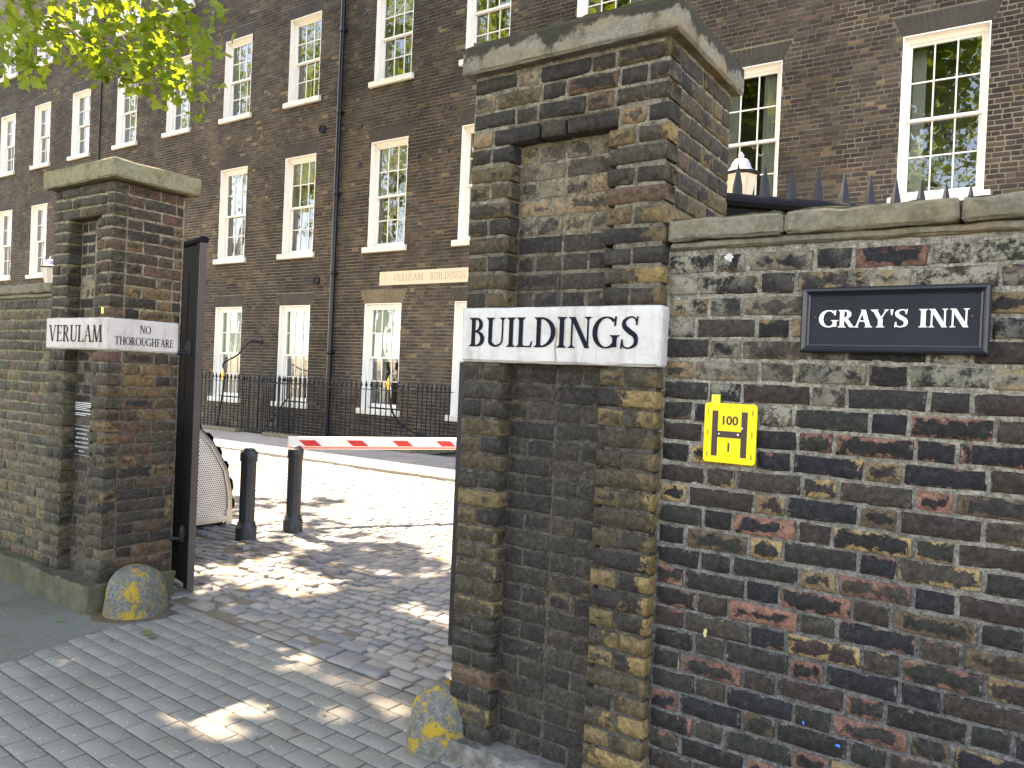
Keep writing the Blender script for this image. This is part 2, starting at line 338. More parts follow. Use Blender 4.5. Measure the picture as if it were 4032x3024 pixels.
def leaf_mat(name, a, b, trans):
    m = Mat(name)
    r = m.geo.outputs['Random Per Island']
    c = m.mix(r, a, b)
    df = m.t.nodes.new('ShaderNodeBsdfPrincipled'); m.put(df.inputs['Base Color'], c); df.inputs['Roughness'].default_value = 0.42; df.inputs['Specular IOR Level'].default_value = 0.35
    tl = m.t.nodes.new('ShaderNodeBsdfTranslucent'); m.put(tl.inputs[0], m.mix(r, trans, tuple(x * 0.8 for x in trans)))
    mx = m.t.nodes.new('ShaderNodeMixShader'); mx.inputs[0].default_value = 0.48
    m.put(mx.inputs[1], df.outputs[0]); m.put(mx.inputs[2], tl.outputs[0])
    m.t.links.new(mx.outputs[0], m.out.inputs[0])
    return m.m
M_LEAF = leaf_mat('plane_leaf', (0.045, 0.10, 0.018), (0.085, 0.16, 0.025), (0.36, 0.46, 0.025))
M_DRYLEAF = leaf_mat('dry_leaf', (0.30, 0.15, 0.08), (0.36, 0.18, 0.10), (0.2, 0.1, 0.04))
M_PALELEAF = leaf_mat('fallen_leaf', (0.17, 0.22, 0.10), (0.22, 0.26, 0.13), (0.1, 0.14, 0.03))

def ground_piece(name, cols, stain, bumpd=0.004, dirt=(0.10, 0.09, 0.075), big=1.3, speck=0.0, rough=0.85):
    m = Mat(name)
    r = m.mth('FRACT', m.mth('ADD', m.rnd(), m.geo.outputs['Random Per Island']))
    nA = m.noise(35, 6, 0.7); nB = m.noise(220, 3, 0.6); nC = m.noise(big, 5, 0.65)
    c = m.ramp(r, [(i / len(cols), x) for i, x in enumerate(cols)], 'CONSTANT')
    c = m.mix(m.ramp(nA, [(0.35, 0.0), (0.8, 0.55)]), c, m.mix(0.5, c, dirt))
    c = m.mix(m.ramp(nC, [(0.48, 0.0), (0.7, stain)]), c, dirt)
    c = m.mix(m.ramp(nB, [(0.62, 0.0), (0.72, 0.35)]), c, (0.42, 0.41, 0.39))
    if speck:
        sp = m.mth('MULTIPLY', m.ramp(m.voro(38), [(0.13, 1.0), (0.20, 0.0)]), m.ramp(m.noise(19, 3, 0.6), [(0.47, 0.0), (0.56, speck * 0.75)]))
        c = m.mix(sp, c, (0.45, 0.44, 0.41))
    h = m.mth('MULTIPLY_ADD', nA, 1.0, m.mth('MULTIPLY', nB, 0.4))
    return m.done(c, rough, m.bump(h, 0.55, bumpd), spec=0.3)
M_PAVER = ground_piece('concrete_paver', [(0.192, 0.184, 0.158), (0.200, 0.191, 0.163), (0.184, 0.177, 0.153), (0.196, 0.186, 0.157), (0.189, 0.183, 0.160)], 0.5, 0.0025, (0.135, 0.125, 0.10), 2.2, 1.0)
M_SETT = ground_piece('granite_sett', [(0.215, 0.205, 0.19), (0.18, 0.178, 0.175), (0.25, 0.232, 0.205), (0.155, 0.157, 0.16), (0.23, 0.208, 0.178)], 0.35, 0.005, (0.16, 0.14, 0.11), 1.1, 0.0, 0.7)
M_JOINT = ground_piece('joint_grit', [(0.13, 0.108, 0.078)], 0.7, 0.01, (0.20, 0.15, 0.09), 3.0)
M_PJOINT = ground_piece('paver_joint', [(0.085, 0.076, 0.062)], 0.5, 0.004, (0.075, 0.06, 0.045), 2.0)
M_TARMAC = ground_piece('worn_tarmac', [(0.13, 0.13, 0.108)], 0.8, 0.005, (0.075, 0.077, 0.05), 1.6, 0.6)
M_YORK = ground_piece('york_flag', [(0.25, 0.24, 0.225), (0.22, 0.215, 0.205), (0.27, 0.255, 0.235)], 0.4, 0.004, (0.15, 0.14, 0.12), 0.8)
M_KERB = ground_piece('kerb_granite', [(0.30, 0.27, 0.23)], 0.5, 0.004, (0.17, 0.13, 0.09), 2.0)
M_DUST = ground_piece('brick_dust', [(0.12, 0.075, 0.045)], 0.5, 0.006, (0.09, 0.07, 0.05), 8.0, 0.6)

def guard_mat():
    m = Mat('guard_stone')
    nA = m.noise(7, 6, 0.7); nB = m.noise(70, 5, 0.7)
    z = m.sep(m.pos)[2]
    stone = m.mix(m.ramp(nB, [(0.35, 0.0), (0.65, 1.0)]), (0.05, 0.05, 0.046), (0.17, 0.162, 0.145))
    stone = m.mix(m.ramp(m.noise(11, 4, 0.7), [(0.52, 0.0), (0.7, 0.7)]), stone, (0.07, 0.085, 0.03))
    nG = m.noise(26, 7, 0.8)
    pm = m.ramp(m.mth('MULTIPLY_ADD', nG, 0.5, m.mth('MULTIPLY', nA, 0.75)), [(0.645, 0.0), (0.675, 1.0)])
    c = m.mix(pm, stone, m.mix(nB, (0.36, 0.23, 0.012), (0.22, 0.145, 0.02)))
    h = m.mth('MULTIPLY_ADD', nA, 1.0, m.mth('MULTIPLY_ADD', nB, 0.6, m.mth('MULTIPLY', pm, 0.2)))
    return m.done(c, 0.75, m.bump(h, 0.6, 0.01), spec=0.3)
M_GUARD = guard_mat()

# ------------------------------------------------------------------ mesh helpers
def basis(o): return Matrix.LocRotScale(o.location, o.rotation_euler, o.scale)
def wmat(o): return basis(o) if o.parent is None else wmat(o.parent) @ o.matrix_parent_inverse @ basis(o)
def link(o, parent=None):
    """link o; its location and rotation are world ones even under a parent."""
    COL.objects.link(o)
    if parent is not None:
        o.parent = parent
        o.matrix_parent_inverse = wmat(parent).inverted()
    return o
def tag(o, label=None, cat=None, group=None, kind=None):
    if label: o['label'] = label
    if cat: o['category'] = cat
    if group: o['group'] = group
    if kind: o['kind'] = kind
    return o
def empty(name, loc=(0, 0, 0), rz=0.0, label=None, cat=None, group=None):
    o = bpy.data.objects.new(name, None); o.location = loc; o.rotation_euler.z = rz
    o.empty_display_size = 0.1
    link(o)
    return tag(o, label, cat, group)
def obj(name, me, parent=None, loc=None, rot=None, scale=None):
    o = bpy.data.objects.new(name, me)
    if loc is not None: o.location = loc
    if rot is not None: o.rotation_euler = rot
    if scale is not None: o.scale = scale
    return link(o, parent)

class MB:
    def __init__(s): s.v, s.f, s.sm = [], [], []
    def add(s, vs, fs, smooth=False):
        b = len(s.v); s.v += [tuple(v) for v in vs]; s.f += [tuple(b + i for i in f) for f in fs]; s.sm += [smooth] * len(fs)
        return s
    def box(s, x0, y0, z0, x1, y1, z1):
        v = [(x0, y0, z0), (x1, y0, z0), (x1, y1, z0), (x0, y1, z0), (x0, y0, z1), (x1, y0, z1), (x1, y1, z1), (x0, y1, z1)]
        return s.add(v, [(3, 2, 1, 0), (4, 5, 6, 7), (0, 1, 5, 4), (1, 2, 6, 5), (2, 3, 7, 6), (3, 0, 4, 7)])
    def quad(s, a, b, c, d): return s.add([a, b, c, d], [(0, 1, 2, 3)])
    def tube(s, pts, r, seg=8, r1=None, cap=True):
        pts = [Vector(p) for p in pts]; n = len(pts); vs, fs = [], []
        t0 = (pts[1] - pts[0]).normalized()
        a = t0.cross(Vector((0, 0, 1)))
        if a.length < 1e-3: a = t0.cross(Vector((1, 0, 0)))
        a.normalize()
        for i, p in enumerate(pts):
            t = (pts[min(i + 1, n - 1)] - pts[max(i - 1, 0)]).normalized()
            a = (a - t * a.dot(t)).normalized(); b = t.cross(a)
            rr = r if r1 is None else r + (r1 - r) * i / (n - 1)
            for k in range(seg):
                an = 2 * math.pi * k / seg
                vs.append(p + (a * math.cos(an) + b * math.sin(an)) * rr)
        for i in range(n - 1):
            for k in range(seg):
                fs.append((i * seg + k, i * seg + (k + 1) % seg, (i + 1) * seg + (k + 1) % seg, (i + 1) * seg + k))
        s.add(vs, fs, True)
        if cap:
            s.add([vs[k] for k in range(seg)], [tuple(range(seg - 1, -1, -1))]); s.add([vs[(n - 1) * seg + k] for k in range(seg)], [tuple(range(seg))])
        return s
    def lathe(s, prof, seg=20, c=(0, 0, 0), sx=1.0, sy=1.0, smooth=True):
        vs, fs = [], []
        for (r, z) in prof:
            for k in range(seg):
                an = 2 * math.pi * k / seg
                vs.append((c[0] + r * sx * math.cos(an), c[1] + r * sy * math.sin(an), c[2] + z))
        for i in range(len(prof) - 1):
            for k in range(seg):
                fs.append((i * seg + k, i * seg + (k + 1) % seg, (i + 1) * seg + (k + 1) % seg, (i + 1) * seg + k))
        s.add(vs, fs, smooth)
        s.add(vs[-seg:], [tuple(range(seg))])
        return s
    def prism(s, poly, axis, d0, d1):
        # poly: list of 2D, extruded along axis ('x','y','z')
        def P(p, d): return {'x': (d, p[0], p[1]), 'y': (p[0], d, p[1]), 'z': (p[0], p[1], d)}[axis]
        n = len(poly)
        return s.add([P(p, d0) for p in poly] + [P(p, d1) for p in poly], [tuple(range(n)), tuple(range(2 * n - 1, n - 1, -1))] + [(i, i + n, (i + 1) % n + n, (i + 1) % n) for i in range(n)])
    def mesh(s, name, mat, recalc=True):
        me = bpy.data.meshes.new(name); me.from_pydata(s.v, [], s.f)
        me.polygons.foreach_set('use_smooth', s.sm)
        if recalc:
            bm = bmesh.new(); bm.from_mesh(me); bmesh.ops.recalc_face_normals(bm, faces=bm.faces); bm.to_mesh(me); bm.free()
        me.materials.append(mat); me.update()
        return me
    def build(s, name, mat, parent=None, bevel=0.0, loc=None, rot=None, seg=2):
        o = obj(name, s.mesh(name, mat), parent, loc, rot)
        if bevel:
            b = o.modifiers.new('bevel', 'BEVEL'); b.width = bevel; b.segments = seg; b.limit_method = 'ANGLE'; b.angle_limit = math.radians(40)
        return o

def np_mesh(name, V, F, mat, smooth=False):
    me = bpy.data.meshes.new(name)
    nf, k = F.shape
    me.vertices.add(len(V)); me.vertices.foreach_set('co', V.astype(np.float32).ravel())
    me.loops.add(nf * k); me.loops.foreach_set('vertex_index', F.astype(np.int32).ravel())
    me.polygons.add(nf); me.polygons.foreach_set('loop_start', np.arange(0, nf * k, k, dtype=np.int32))
    me.polygons.foreach_set('use_smooth', np.full(nf, smooth, dtype=bool))
    me.update(calc_edges=True); me.materials.append(mat)
    return me

def pillow(nu_e, nv_e, drop, jit_o, jit_h, face, rnd):
    """unit block [0,1]x[0,1], top at h=0 with worn edges, skirt to h=-1; face 'y' looks to -Y, 'x' to +X, 'z' up."""
    us = [0, nu_e, 0.5, 1 - nu_e, 1]; vs_ = [0, nv_e, 1 - nv_e, 1]
    nu, nv = len(us), len(vs_)
    P = []
    for j, v in enumerate(vs_):
        for i, u in enumerate(us):
            eu, ev = i in (0, nu - 1), j in (0, nv - 1)
            h = rnd.uniform(-jit_h, jit_h)
            uu, vv = u, v
            if eu or ev:
                h -= drop * (1.5 if (eu and ev) else 1.0) * rnd.uniform(0.5, 1.5)
            ju, jv = jit_o * nu_e * 4, jit_o * nv_e * 4
            uu += rnd.uniform(-ju, ju) + (ju * 0.8 if u == 0 else -ju * 0.8 if u == 1 else 0)
            vv += rnd.uniform(-jv, jv) + (jv * 0.8 if v == 0 else -jv * 0.8 if v == 1 else 0)
            P.append((uu, vv, h))
    F = [(j * nu + i, j * nu + i + 1, (j + 1) * nu + i + 1, (j + 1) * nu + i) for j in range(nv - 1) for i in range(nu - 1)]
    ring = [i for i in range(nu)] + [j * nu + nu - 1 for j in range(1, nv)] + [(nv - 1) * nu + i for i in range(nu - 2, -1, -1)] + [j * nu for j in range(nv - 2, 0, -1)]
    b = len(P)
    for r in ring: P.append((P[r][0], P[r][1], -1.0))
    n = len(ring)
    F += [(ring[k], b + k, b + (k + 1) % n, ring[(k + 1) % n]) for k in range(n)]
    if face == 'y': Q = [(p[0], -p[2], p[1]) for p in P]
    elif face == 'x': Q = [(p[2], p[0], p[1]) for p in P]
    else: Q = [(p[0], p[1], p[2]) for p in P]
    return np.array(Q), np.array(F)

_var = {}
def variants(key, n, args, mat):
    kk = (key, mat.name)
    if kk not in _var:
        rnd = random.Random(hash(key) % 1000 if not isinstance(key, str) else sum(map(ord, key)))
        L = []
        for _ in range(n):
            V, F = pillow(*args, rnd)
            L.append(np_mesh(key, V, F, mat, True))
        _var[kk] = L
    return random.choice(_var[kk])

def lay_brick(parent, x, z, w, h, y, mat, face='y', proud=0.0, depth=0.05):
    """a brick whose lower-left front corner is at (x,y,z); face 'y' looks to the street, 'x' looks right (x is then the start along Y)."""
    hdr = w < 0.15
    key = ('header' if hdr else 'stretcher') + face
    me = variants(key, 10, (0.07 if hdr else 0.035, 0.11, 0.09, 0.10, 0.02, face), mat)
    s = h / 0.066
    if face == 'y':
        o = obj('brick', me, parent, (x, y - proud, z), None, (w, depth, h))
    else:
        o = obj('brick', me, parent, (y + proud, x, z), None, (depth, w, h))
    o.rotation_euler = (random.gauss(0, 0.006), random.gauss(0, 0.006), random.gauss(0, 0.008))
    return o

def hfield(name, mat, parent, P, U, Vv, nrm, nu, nv, fn):
    """grid sheet at P + u*U + v*V, pushed along nrm by fn(u,v)."""
    P, U, Vv, nrm = map(Vector, (P, U, Vv, nrm))
    vs = []
    for j in range(nv + 1):
        for i in range(nu + 1):
            u, v = i / nu, j / nv
            p = P + U * u + Vv * v
            vs.append(p + nrm * fn(p, u, v))
    fs = [(j * (nu + 1) + i, j * (nu + 1) + i + 1, (j + 1) * (nu + 1) + i + 1, (j + 1) * (nu + 1) + i) for j in range(nv) for i in range(nu)]
    return obj(name, np_mesh(name, np.array([tuple(v) for v in vs]), np.array(fs), mat, True), parent)
def nz(p, s, o=0.0): return mnoise.noise(Vector((p[0] * s + o, p[1] * s + o * 1.7, p[2] * s - o)))

# ------------------------------------------------------------------ lettering: roman capitals drawn as strokes
def _serif(x, y, w, up, sw=0.085, st=0.035):
    a = x - w / 2 - sw; b = x + w / 2 + sw; d = -1 if up else 1
    y0 = y; y1 = y + d * st; y2 = y + d * (st + 0.07)
    return [[(a, y0), (b, y0), (b, y1), (a, y1)], [(x - w / 2 - sw * 0.6, y1), (x + w / 2 + sw * 0.6, y1), (x + w / 2 - 0.005, y2), (x - w / 2 + 0.005, y2)]]
def _stem(x, w, y0=0.0, y1=1.0, bot=True, top=True):
    P = [[(x - w / 2, y0), (x + w / 2, y0), (x + w / 2, y1), (x - w / 2, y1)]]
    if bot: P += _serif(x, y0, w, False)
    if top: P += _serif(x, y1, w, True)
    return P
def _diag(x0, y0, x1, y1, w): return [[(x0 - w / 2, y0), (x0 + w / 2, y0), (x1 + w / 2, y1), (x1 - w / 2, y1)]]
def _path(pts, ws, n=7):
    Q, W = [], []
    m = len(pts)
    for i in range(m - 1):
        p0, p1, p2, p3 = pts[max(i - 1, 0)], pts[i], pts[i + 1], pts[min(i + 2, m - 1)]
        for k in range(n):
            t = k / n
            f = lambda a, b, c, d: 0.5 * (2 * b + (c - a) * t + (2 * a - 5 * b + 4 * c - d) * t * t + (3 * b - a - 3 * c + d) * t ** 3)
            Q.append((f(p0[0], p1[0], p2[0], p3[0]), f(p0[1], p1[1], p2[1], p3[1]))); W.append(ws[i] + (ws[i + 1] - ws[i]) * t)
    Q.append(pts[-1]); W.append(ws[-1])
    return _stroke(Q, W)
def _stroke(Q, W):
    L, R = [], []
    for i, q in enumerate(Q):
        a, b = Q[max(i - 1, 0)], Q[min(i + 1, len(Q) - 1)]
        dx, dy = b[0] - a[0], b[1] - a[1]; l = math.hypot(dx, dy) or 1
        nx, ny = -dy / l * W[i] / 2, dx / l * W[i] / 2
        L.append((q[0] + nx, q[1] + ny)); R.append((q[0] - nx, q[1] - ny))
    return [[L[i], L[i + 1], R[i + 1], R[i]] for i in range(len(Q) - 1)]
def _arc(cx, cy, rx, ry, a0, a1, T, t, n=22):
    Q, W = [], []
    for i in range(n + 1):
        a = math.radians(a0 + (a1 - a0) * i / n)
        Q.append((cx + rx * math.cos(a), cy + ry * math.sin(a))); W.append(t + (T - t) * abs(math.cos(a)) ** 1.4)
    return _stroke(Q, W)
def glyph(ch, T=0.15, t=0.05):
    h = t / 2
    if ch == 'I': return _stem(0.17, T), 0.34
    if ch == 'L': return _stem(0.17, T) + [[(0.2, 0), (0.56, 0), (0.60, 0.2), (0.55, 0.2), (0.5, t), (0.2, t)]], 0.62
    if ch == 'E':
        return _stem(0.17, T) + [[(0.2, 0), (0.58, 0), (0.62, 0.2), (0.57, 0.2), (0.52, t), (0.2, t)], [(0.2, 1 - t), (0.5, 1 - t), (0.54, 0.82), (0.58, 0.82), (0.57, 1), (0.2, 1)], [(0.2, 0.5), (0.45, 0.5), (0.45, 0.5 + t), (0.2, 0.5 + t)], [(0.44, 0.42), (0.48, 0.42), (0.48, 0.63), (0.44, 0.63)]], 0.63
    if ch == 'F':
        return _stem(0.17, T) + [[(0.2, 1 - t), (0.5, 1 - t), (0.54, 0.82), (0.58, 0.82), (0.57, 1), (0.2, 1)], [(0.2, 0.48), (0.45, 0.48), (0.45, 0.48 + t), (0.2, 0.48 + t)], [(0.44, 0.4), (0.48, 0.4), (0.48, 0.61), (0.44, 0.61)]], 0.60
    if ch == 'T':
        return _stem(0.36, T, top=False) + [[(0.06, 1 - t), (0.66, 1 - t), (0.66, 1), (0.06, 1)], [(0.03, 0.78), (0.07, 0.78), (0.11, 1), (0.04, 1)], [(0.65, 0.78), (0.69, 0.78), (0.68, 1), (0.61, 1)]], 0.72
    if ch == 'H': return _stem(0.17, T) + _stem(0.65, T) + [[(0.2, 0.5), (0.62, 0.5), (0.62, 0.5 + t), (0.2, 0.5 + t)]], 0.82
    if ch == 'D': return _stem(0.17, T) + _arc(0.22, 0.5, 0.46, 0.5 - h, -90, 90, T * 1.05, t) + [[(0.17, 0), (0.24, 0), (0.24, t), (0.17, t)], [(0.17, 1 - t), (0.24, 1 - t), (0.24, 1), (0.17, 1)]], 0.78
    if ch == 'B': return _stem(0.17, T) + _arc(0.26, 0.755, 0.20, 0.245 - h, -90, 90, T * 0.95, t) + _arc(0.28, 0.265, 0.25, 0.265 - h, -90, 90, T * 1.05, t) + [[(0.17, 0), (0.3, 0), (0.3, t), (0.17, t)], [(0.17, 1 - t), (0.28, 1 - t), (0.28, 1), (0.17, 1)], [(0.17, 0.5), (0.3, 0.5), (0.3, 0.5 + t), (0.17, 0.5 + t)]], 0.64
    if ch == 'R': return _stem(0.17, T) + _arc(0.27, 0.745, 0.22, 0.255 - h, -90, 90, T * 0.95, t) + [[(0.17, 1 - t), (0.28, 1 - t), (0.28, 1), (0.17, 1)], [(0.17, 0.49), (0.3, 0.49), (0.3, 0.49 + t), (0.17, 0.49 + t)]] + _diag(0.62, 0, 0.33, 0.5, T) + [[(0.52, 0), (0.74, 0), (0.74, 0.03), (0.52, 0.03)]], 0.72
    if ch == 'U': return _stem(0.17, T, 0.3, 1, bot=False) + _stem(0.63, t * 1.3, 0.3, 1, bot=False) + _path([(0.17, 0.32), (0.19, 0.13), (0.39, h + 0.005), (0.59, 0.13), (0.63, 0.32)], [T, T * 0.95, t * 1.3, t * 1.2, t * 1.3]), 0.76
    if ch == 'N': return _stem(0.15, t * 1.2) + _stem(0.68, t * 1.2, 0, 1, bot=False) + _diag(0.17, 1, 0.67, 0, T * 1.05), 0.82
    if ch == 'V': return _diag(0.10, 1, 0.37, 0, T) + _diag(0.63, 1, 0.39, 0, t * 1.2) + _serif(0.10, 1, T, True, 0.07) + _serif(0.63, 1, t, True, 0.07), 0.74
    if ch == 'Y': return _diag(0.10, 1, 0.36, 0.45, T) + _diag(0.62, 1, 0.38, 0.45, t * 1.2) + _stem(0.37, T, 0, 0.47, top=False) + _serif(0.10, 1, T, True, 0.07) + _serif(0.62, 1, t, True, 0.07), 0.72
    if ch == 'A': return _diag(0.08, 0, 0.36, 1, t * 1.3) + _diag(0.62, 0, 0.37, 1, T) + [[(0.17, 0.33), (0.52, 0.33), (0.52, 0.33 + t), (0.17, 0.33 + t)]] + _serif(0.08, 0, t, False, 0.07) + _serif(0.62, 0, T, False, 0.07), 0.74
    if ch == 'M': return _diag(0.12, 0, 0.18, 1, t * 1.3) + _diag(0.19, 1, 0.46, 0, T) + _diag(0.74, 1, 0.46, 0, t * 1.2) + _diag(0.84, 0, 0.77, 1, T) + _serif(0.12, 0, t, False, 0.07) + _serif(0.84, 0, T, False, 0.07) + _serif(0.17, 1, t, True, 0.05) + _serif(0.77, 1, T, True, 0.05), 0.97
    if ch == 'O': return _arc(0.42, 0.5, 0.35, 0.5 - h, 0, 360, T * 1.05, t, 40), 0.84
    if ch == 'G': return _arc(0.43, 0.5, 0.36, 0.5 - h, 48, 318, T * 1.05, t, 34) + _stem(0.70, T * 0.9, 0.04, 0.42, bot=False) + _diag(0.72, 1.0, 0.70, 0.70, t * 1.2), 0.84
    if ch == 'S': return _path([(0.50, 0.80), (0.43, 0.95), (0.29, 1 - h), (0.13, 0.86), (0.14, 0.68), (0.30, 0.53), (0.47, 0.38), (0.48, 0.15), (0.30, h), (0.13, 0.06), (0.08, 0.23)], [t * 0.8, t, t, T * 0.7, T * 0.95, T * 1.05, T * 0.95, T * 0.75, t, t, t * 0.8]) + _diag(0.53, 1.0, 0.50, 0.73, t * 1.1) + _diag(0.05, 0.0, 0.08, 0.29, t * 1.1), 0.60
    if ch == "'": return [[(0.08, 0.68), (0.13, 0.68), (0.18, 1), (0.04, 1)]], 0.2
    return [], 0.34
def word_layout(txt, T, t, track=0.02, space=0.34):
    x, L = 0.0, []
    for ch in txt:
        if ch == ' ': x += space; continue
        p, w = glyph(ch, T, t); L.append((ch, x, p)); x += w + track
    return L, x - track
def put_text(parent, txt, org, u, v, n, cap, width, mat, T=0.15, t=0.05, centre=False, space=0.34, name='letter'):
    L, w = word_layout(txt, T, t, space=space)
    sx = width / w if width else cap
    org, u, v, n = map(Vector, (org, u, v, n))
    if centre: org = org - u * (w * sx / 2)
    for ch, x, polys in L:
        mb = MB()
        base = org + u * (x * sx)
        for k, poly in enumerate(polys):
            e = 0.0004 + 0.000025 * k
            mb.add([u * (px * sx) + v * (py * cap) + n * e for px, py in poly], [tuple(range(len(poly)))])
        mb.build(name, mat, parent, loc=base)
def sans(parent, txt, org, rotm, size, mat, name='digit', align='CENTER', sx=1.0, split=True, bold=0.0):
    """plain grotesque lettering from the built-in face; rotm columns are (right, up, normal)."""
    items = []
    if split and len(txt) <= 12:
        c0 = bpy.data.curves.new('t', 'FONT'); c0.size = size
        adv = [0.0]
        for i in range(len(txt)):
            c0.body = txt[:i + 1] + '.'
            o0 = bpy.data.objects.new('t', c0); COL.objects.link(o0); bpy.context.view_layer.update()
            adv.append(o0.dimensions.x); bpy.data.objects.remove(o0)
        items = [(ch, adv[i]) for i, ch in enumerate(txt) if ch != ' ']
        tot = adv[-1]
        shift = -tot / 2 if align == 'CENTER' else 0.0
        items = [(ch, a + shift) for ch, a in items]
    else: items = [(txt, None)]
    for ch, a in items:
        c = bpy.data.curves.new(name, 'FONT'); c.body = ch; c.size = size; c.resolution_u = 3; c.offset = bold
        c.align_x = 'LEFT' if a is not None else align
        o = bpy.data.objects.new(name, c); COL.objects.link(o)
        dg = bpy.context.evaluated_depsgraph_get(); me = bpy.data.meshes.new_from_object(o.evaluated_get(dg))
        bpy.data.objects.remove(o)
        me.materials.clear(); me.materials.append(mat)
        q = obj(name, me, parent)
        m = Matrix.Translation(Vector(org) + rotm.col[0].to_3d() * ((a or 0.0) * sx)) @ rotm.to_4x4() @ Matrix.Diagonal((sx, 1, 1, 1))
        q.location, qq, q.scale = m.decompose(); q.rotation_euler = qq.to_euler()
R_FRONT = Matrix(((1, 0, 0), (0, 0, -1), (0, 1, 0)))       # right +X, up +Z, faces the street (-Y)

# ------------------------------------------------------------------ setting: ground, pavement, courtyard
g = MB()
PIT = (-36.0, 11.46, -9.95, 12.55)
G0, G1 = (-150.0, -120.0), (150.0, 160.0)
xs, ys = [G0[0], PIT[0], PIT[2], G1[0]], [G0[1], PIT[1], PIT[3], G1[1]]
for i in range(3):
    for j in range(3):
        if (i, j) != (1, 1): g.quad((xs[i], ys[j], -0.05), (xs[i + 1], ys[j], -0.05), (xs[i + 1], ys[j + 1], -0.05), (xs[i], ys[j + 1], -0.05))
tag(g.build('ground', M_TARMAC), kind='structure')
g = MB().box(PIT[0], PIT[1], -2.6, PIT[2], PIT[3], -2.45)
g.box(PIT[0], PIT[1] - 0.1, -2.5, PIT[2], PIT[1], -0.06); g.box(PIT[2], PIT[1], -2.5, PIT[2] + 0.1, PIT[3], -0.06); g.box(PIT[0] - 0.1, PIT[1], -2.5, PIT[0], PIT[3], -0.06)
tag(g.build('basement_area_floor', M_STUCCO), kind='structure')

# street pavement: a grit bed, worn tarmac by the left wall, concrete block pavers laid in running bond
pavement = tag(obj('pavement', None), kind='structure')
hfield('joint_bed', M_PJOINT, pavement, (-12, -4, -0.0065), (16, 0, 0), (0, 7.02, 0), (0, 0, 1), 160, 70, lambda p, u, v: 0.0025 * nz(p, 9))
def pav_edge(y): return -4.36 + 0.06 * math.sin(y * 5.0) - 0.28 * max(0.0, y - 2.15) * 1.2 + 0.03 * nz((0, y, 0), 9) + 0.012 * nz((0, y, 0), 40)
tar = MB()
ysx = [-4 + 7.0 * i / 240 for i in range(241)]
for i in range(240):
    a, b = ysx[i], ysx[i + 1]
    tar.quad((-14, a, 0.003), (pav_edge(a) - 0.02, a, 0.003), (pav_edge(b) - 0.02, b, 0.003), (-14, b, 0.003)); tar.quad((pav_edge(a) - 0.02, a, 0.003), (pav_edge(a) + 0.012, a, -0.004), (pav_edge(b) + 0.012, b, -0.004), (pav_edge(b) - 0.02, b, 0.003))
tag(tar.build('tarmac_strip', M_TARMAC, pavement))
ANG = math.radians(-3.0)
ca, sa = math.cos(ANG), math.sin(ANG)
for j in range(-10, 24):
    for i in range(-6, 32):
        u = -5.2 + i * 0.2 + (0.1 if j % 2 else 0.0); v = 0.85 + j * 0.1
        x = -3.0 + (u + 3.0) * ca - (v - 2.0) * sa; y = 2.0 + (u + 3.0) * sa + (v - 2.0) * ca
        if x < pav_edge(y) - 0.22 or v > 2.86 or x > -1.75: continue
        dx, dz = x * 1.0, y
        dep = -x * math.sin(YAW) + y * math.cos(YAW); lat = x * math.cos(YAW) + y * math.sin(YAW)
        if dep < 2.3 or 1.6 / dep > 0.56 or lat / dep < -0.78: continue
        if (x + 0.1 + 4.69) ** 2 + (y + 0.05 - 2.76) ** 2 < 0.19 ** 2: continue
        if x > -2.05 and y > 2.5: continue
        me = variants('paver', 8, (0.025, 0.05, 0.035, 0.03, 0.012, 'z'), M_PAVER)
        o = obj('paver', me, pavement, (x, y, random.uniform(-0.0012, 0.0012)), (random.gauss(0, 0.002), random.gauss(0, 0.0015), ANG + random.gauss(0, 0.006)), (0.1915, 0.0925, 0.06))

# courtyard of granite setts
yard = tag(obj('courtyard', None), kind='structure')
hfield('joint_bed', M_JOINT, yard, (-34, 2.86, -0.010), (44, 0, 0), (0, 6.22, 0), (0, 0, 1), 220, 60, lambda p, u, v: 0.006 * nz(p, 3))
SV = [pillow(0.11, 0.15, 0.085, 0.06, 0.03, 'z', random.Random(k)) for k in range(10)]
sett_me = [np_mesh('sett', V, F, M_SETT, True) for V, F in SV]
setts = []
y = 2.962
row = 0
while y < 9.0:
    hgt = random.uniform(0.078, 0.094) if row > 2 else 0.1
    skew = -0.0524 * max(0.0, 1.0 - row / 14.0)
    x = -17.0 + random.uniform(0, 0.2)
    near = row < 3
    while x < 1.0:
        w = random.uniform(0.17, 0.22) if near else random.uniform(0.10, 0.155)
        yy = y + skew * (x + 3.0) * (1.0 if x > -6 else 0.0) + 0.035 * math.sin(x * 0.9 + row * 0.35) * (0 if near else 1) + random.gauss(0, 0.004)
        # keep what lies in the opening between the pillars, or beside it behind the walls near the gate
        l0 = -5.05 / 3.1 * yy - 1.2; r0 = -1.95 / 2.6 * yy + 1.3
        wild = 3.0 if (x < -4.2 and yy < 4.4) else 1.0
        if l0 < x < r0 and x > -15.5:
            setts.append((x, yy, random.gauss(0, 0.0035) * wild + 0.012 * (nz((x, yy, 0), 1.1)), w - random.uniform(0.005, 0.011), hgt - random.uniform(0.004, 0.010), random.gauss(0, 0.02) * wild, random.gauss(0, 0.014) * wild, random.gauss(0, 0.025) * wild, random.randrange(10)))
        x += w
    y += hgt; row += 1
def vis_key(s): return s[1] + (0 if -5.0 * s[1] / 3.1 < s[0] < -1.95 * s[1] / 2.6 else 50)
setts.sort(key=vis_key)
for s in setts[:300]:
    obj('sett', sett_me[s[8]], yard, (s[0], s[1], s[2]), (s[5], s[6], s[7]), (s[3], s[4], 0.07))
VV, FF, off = [], [], 0
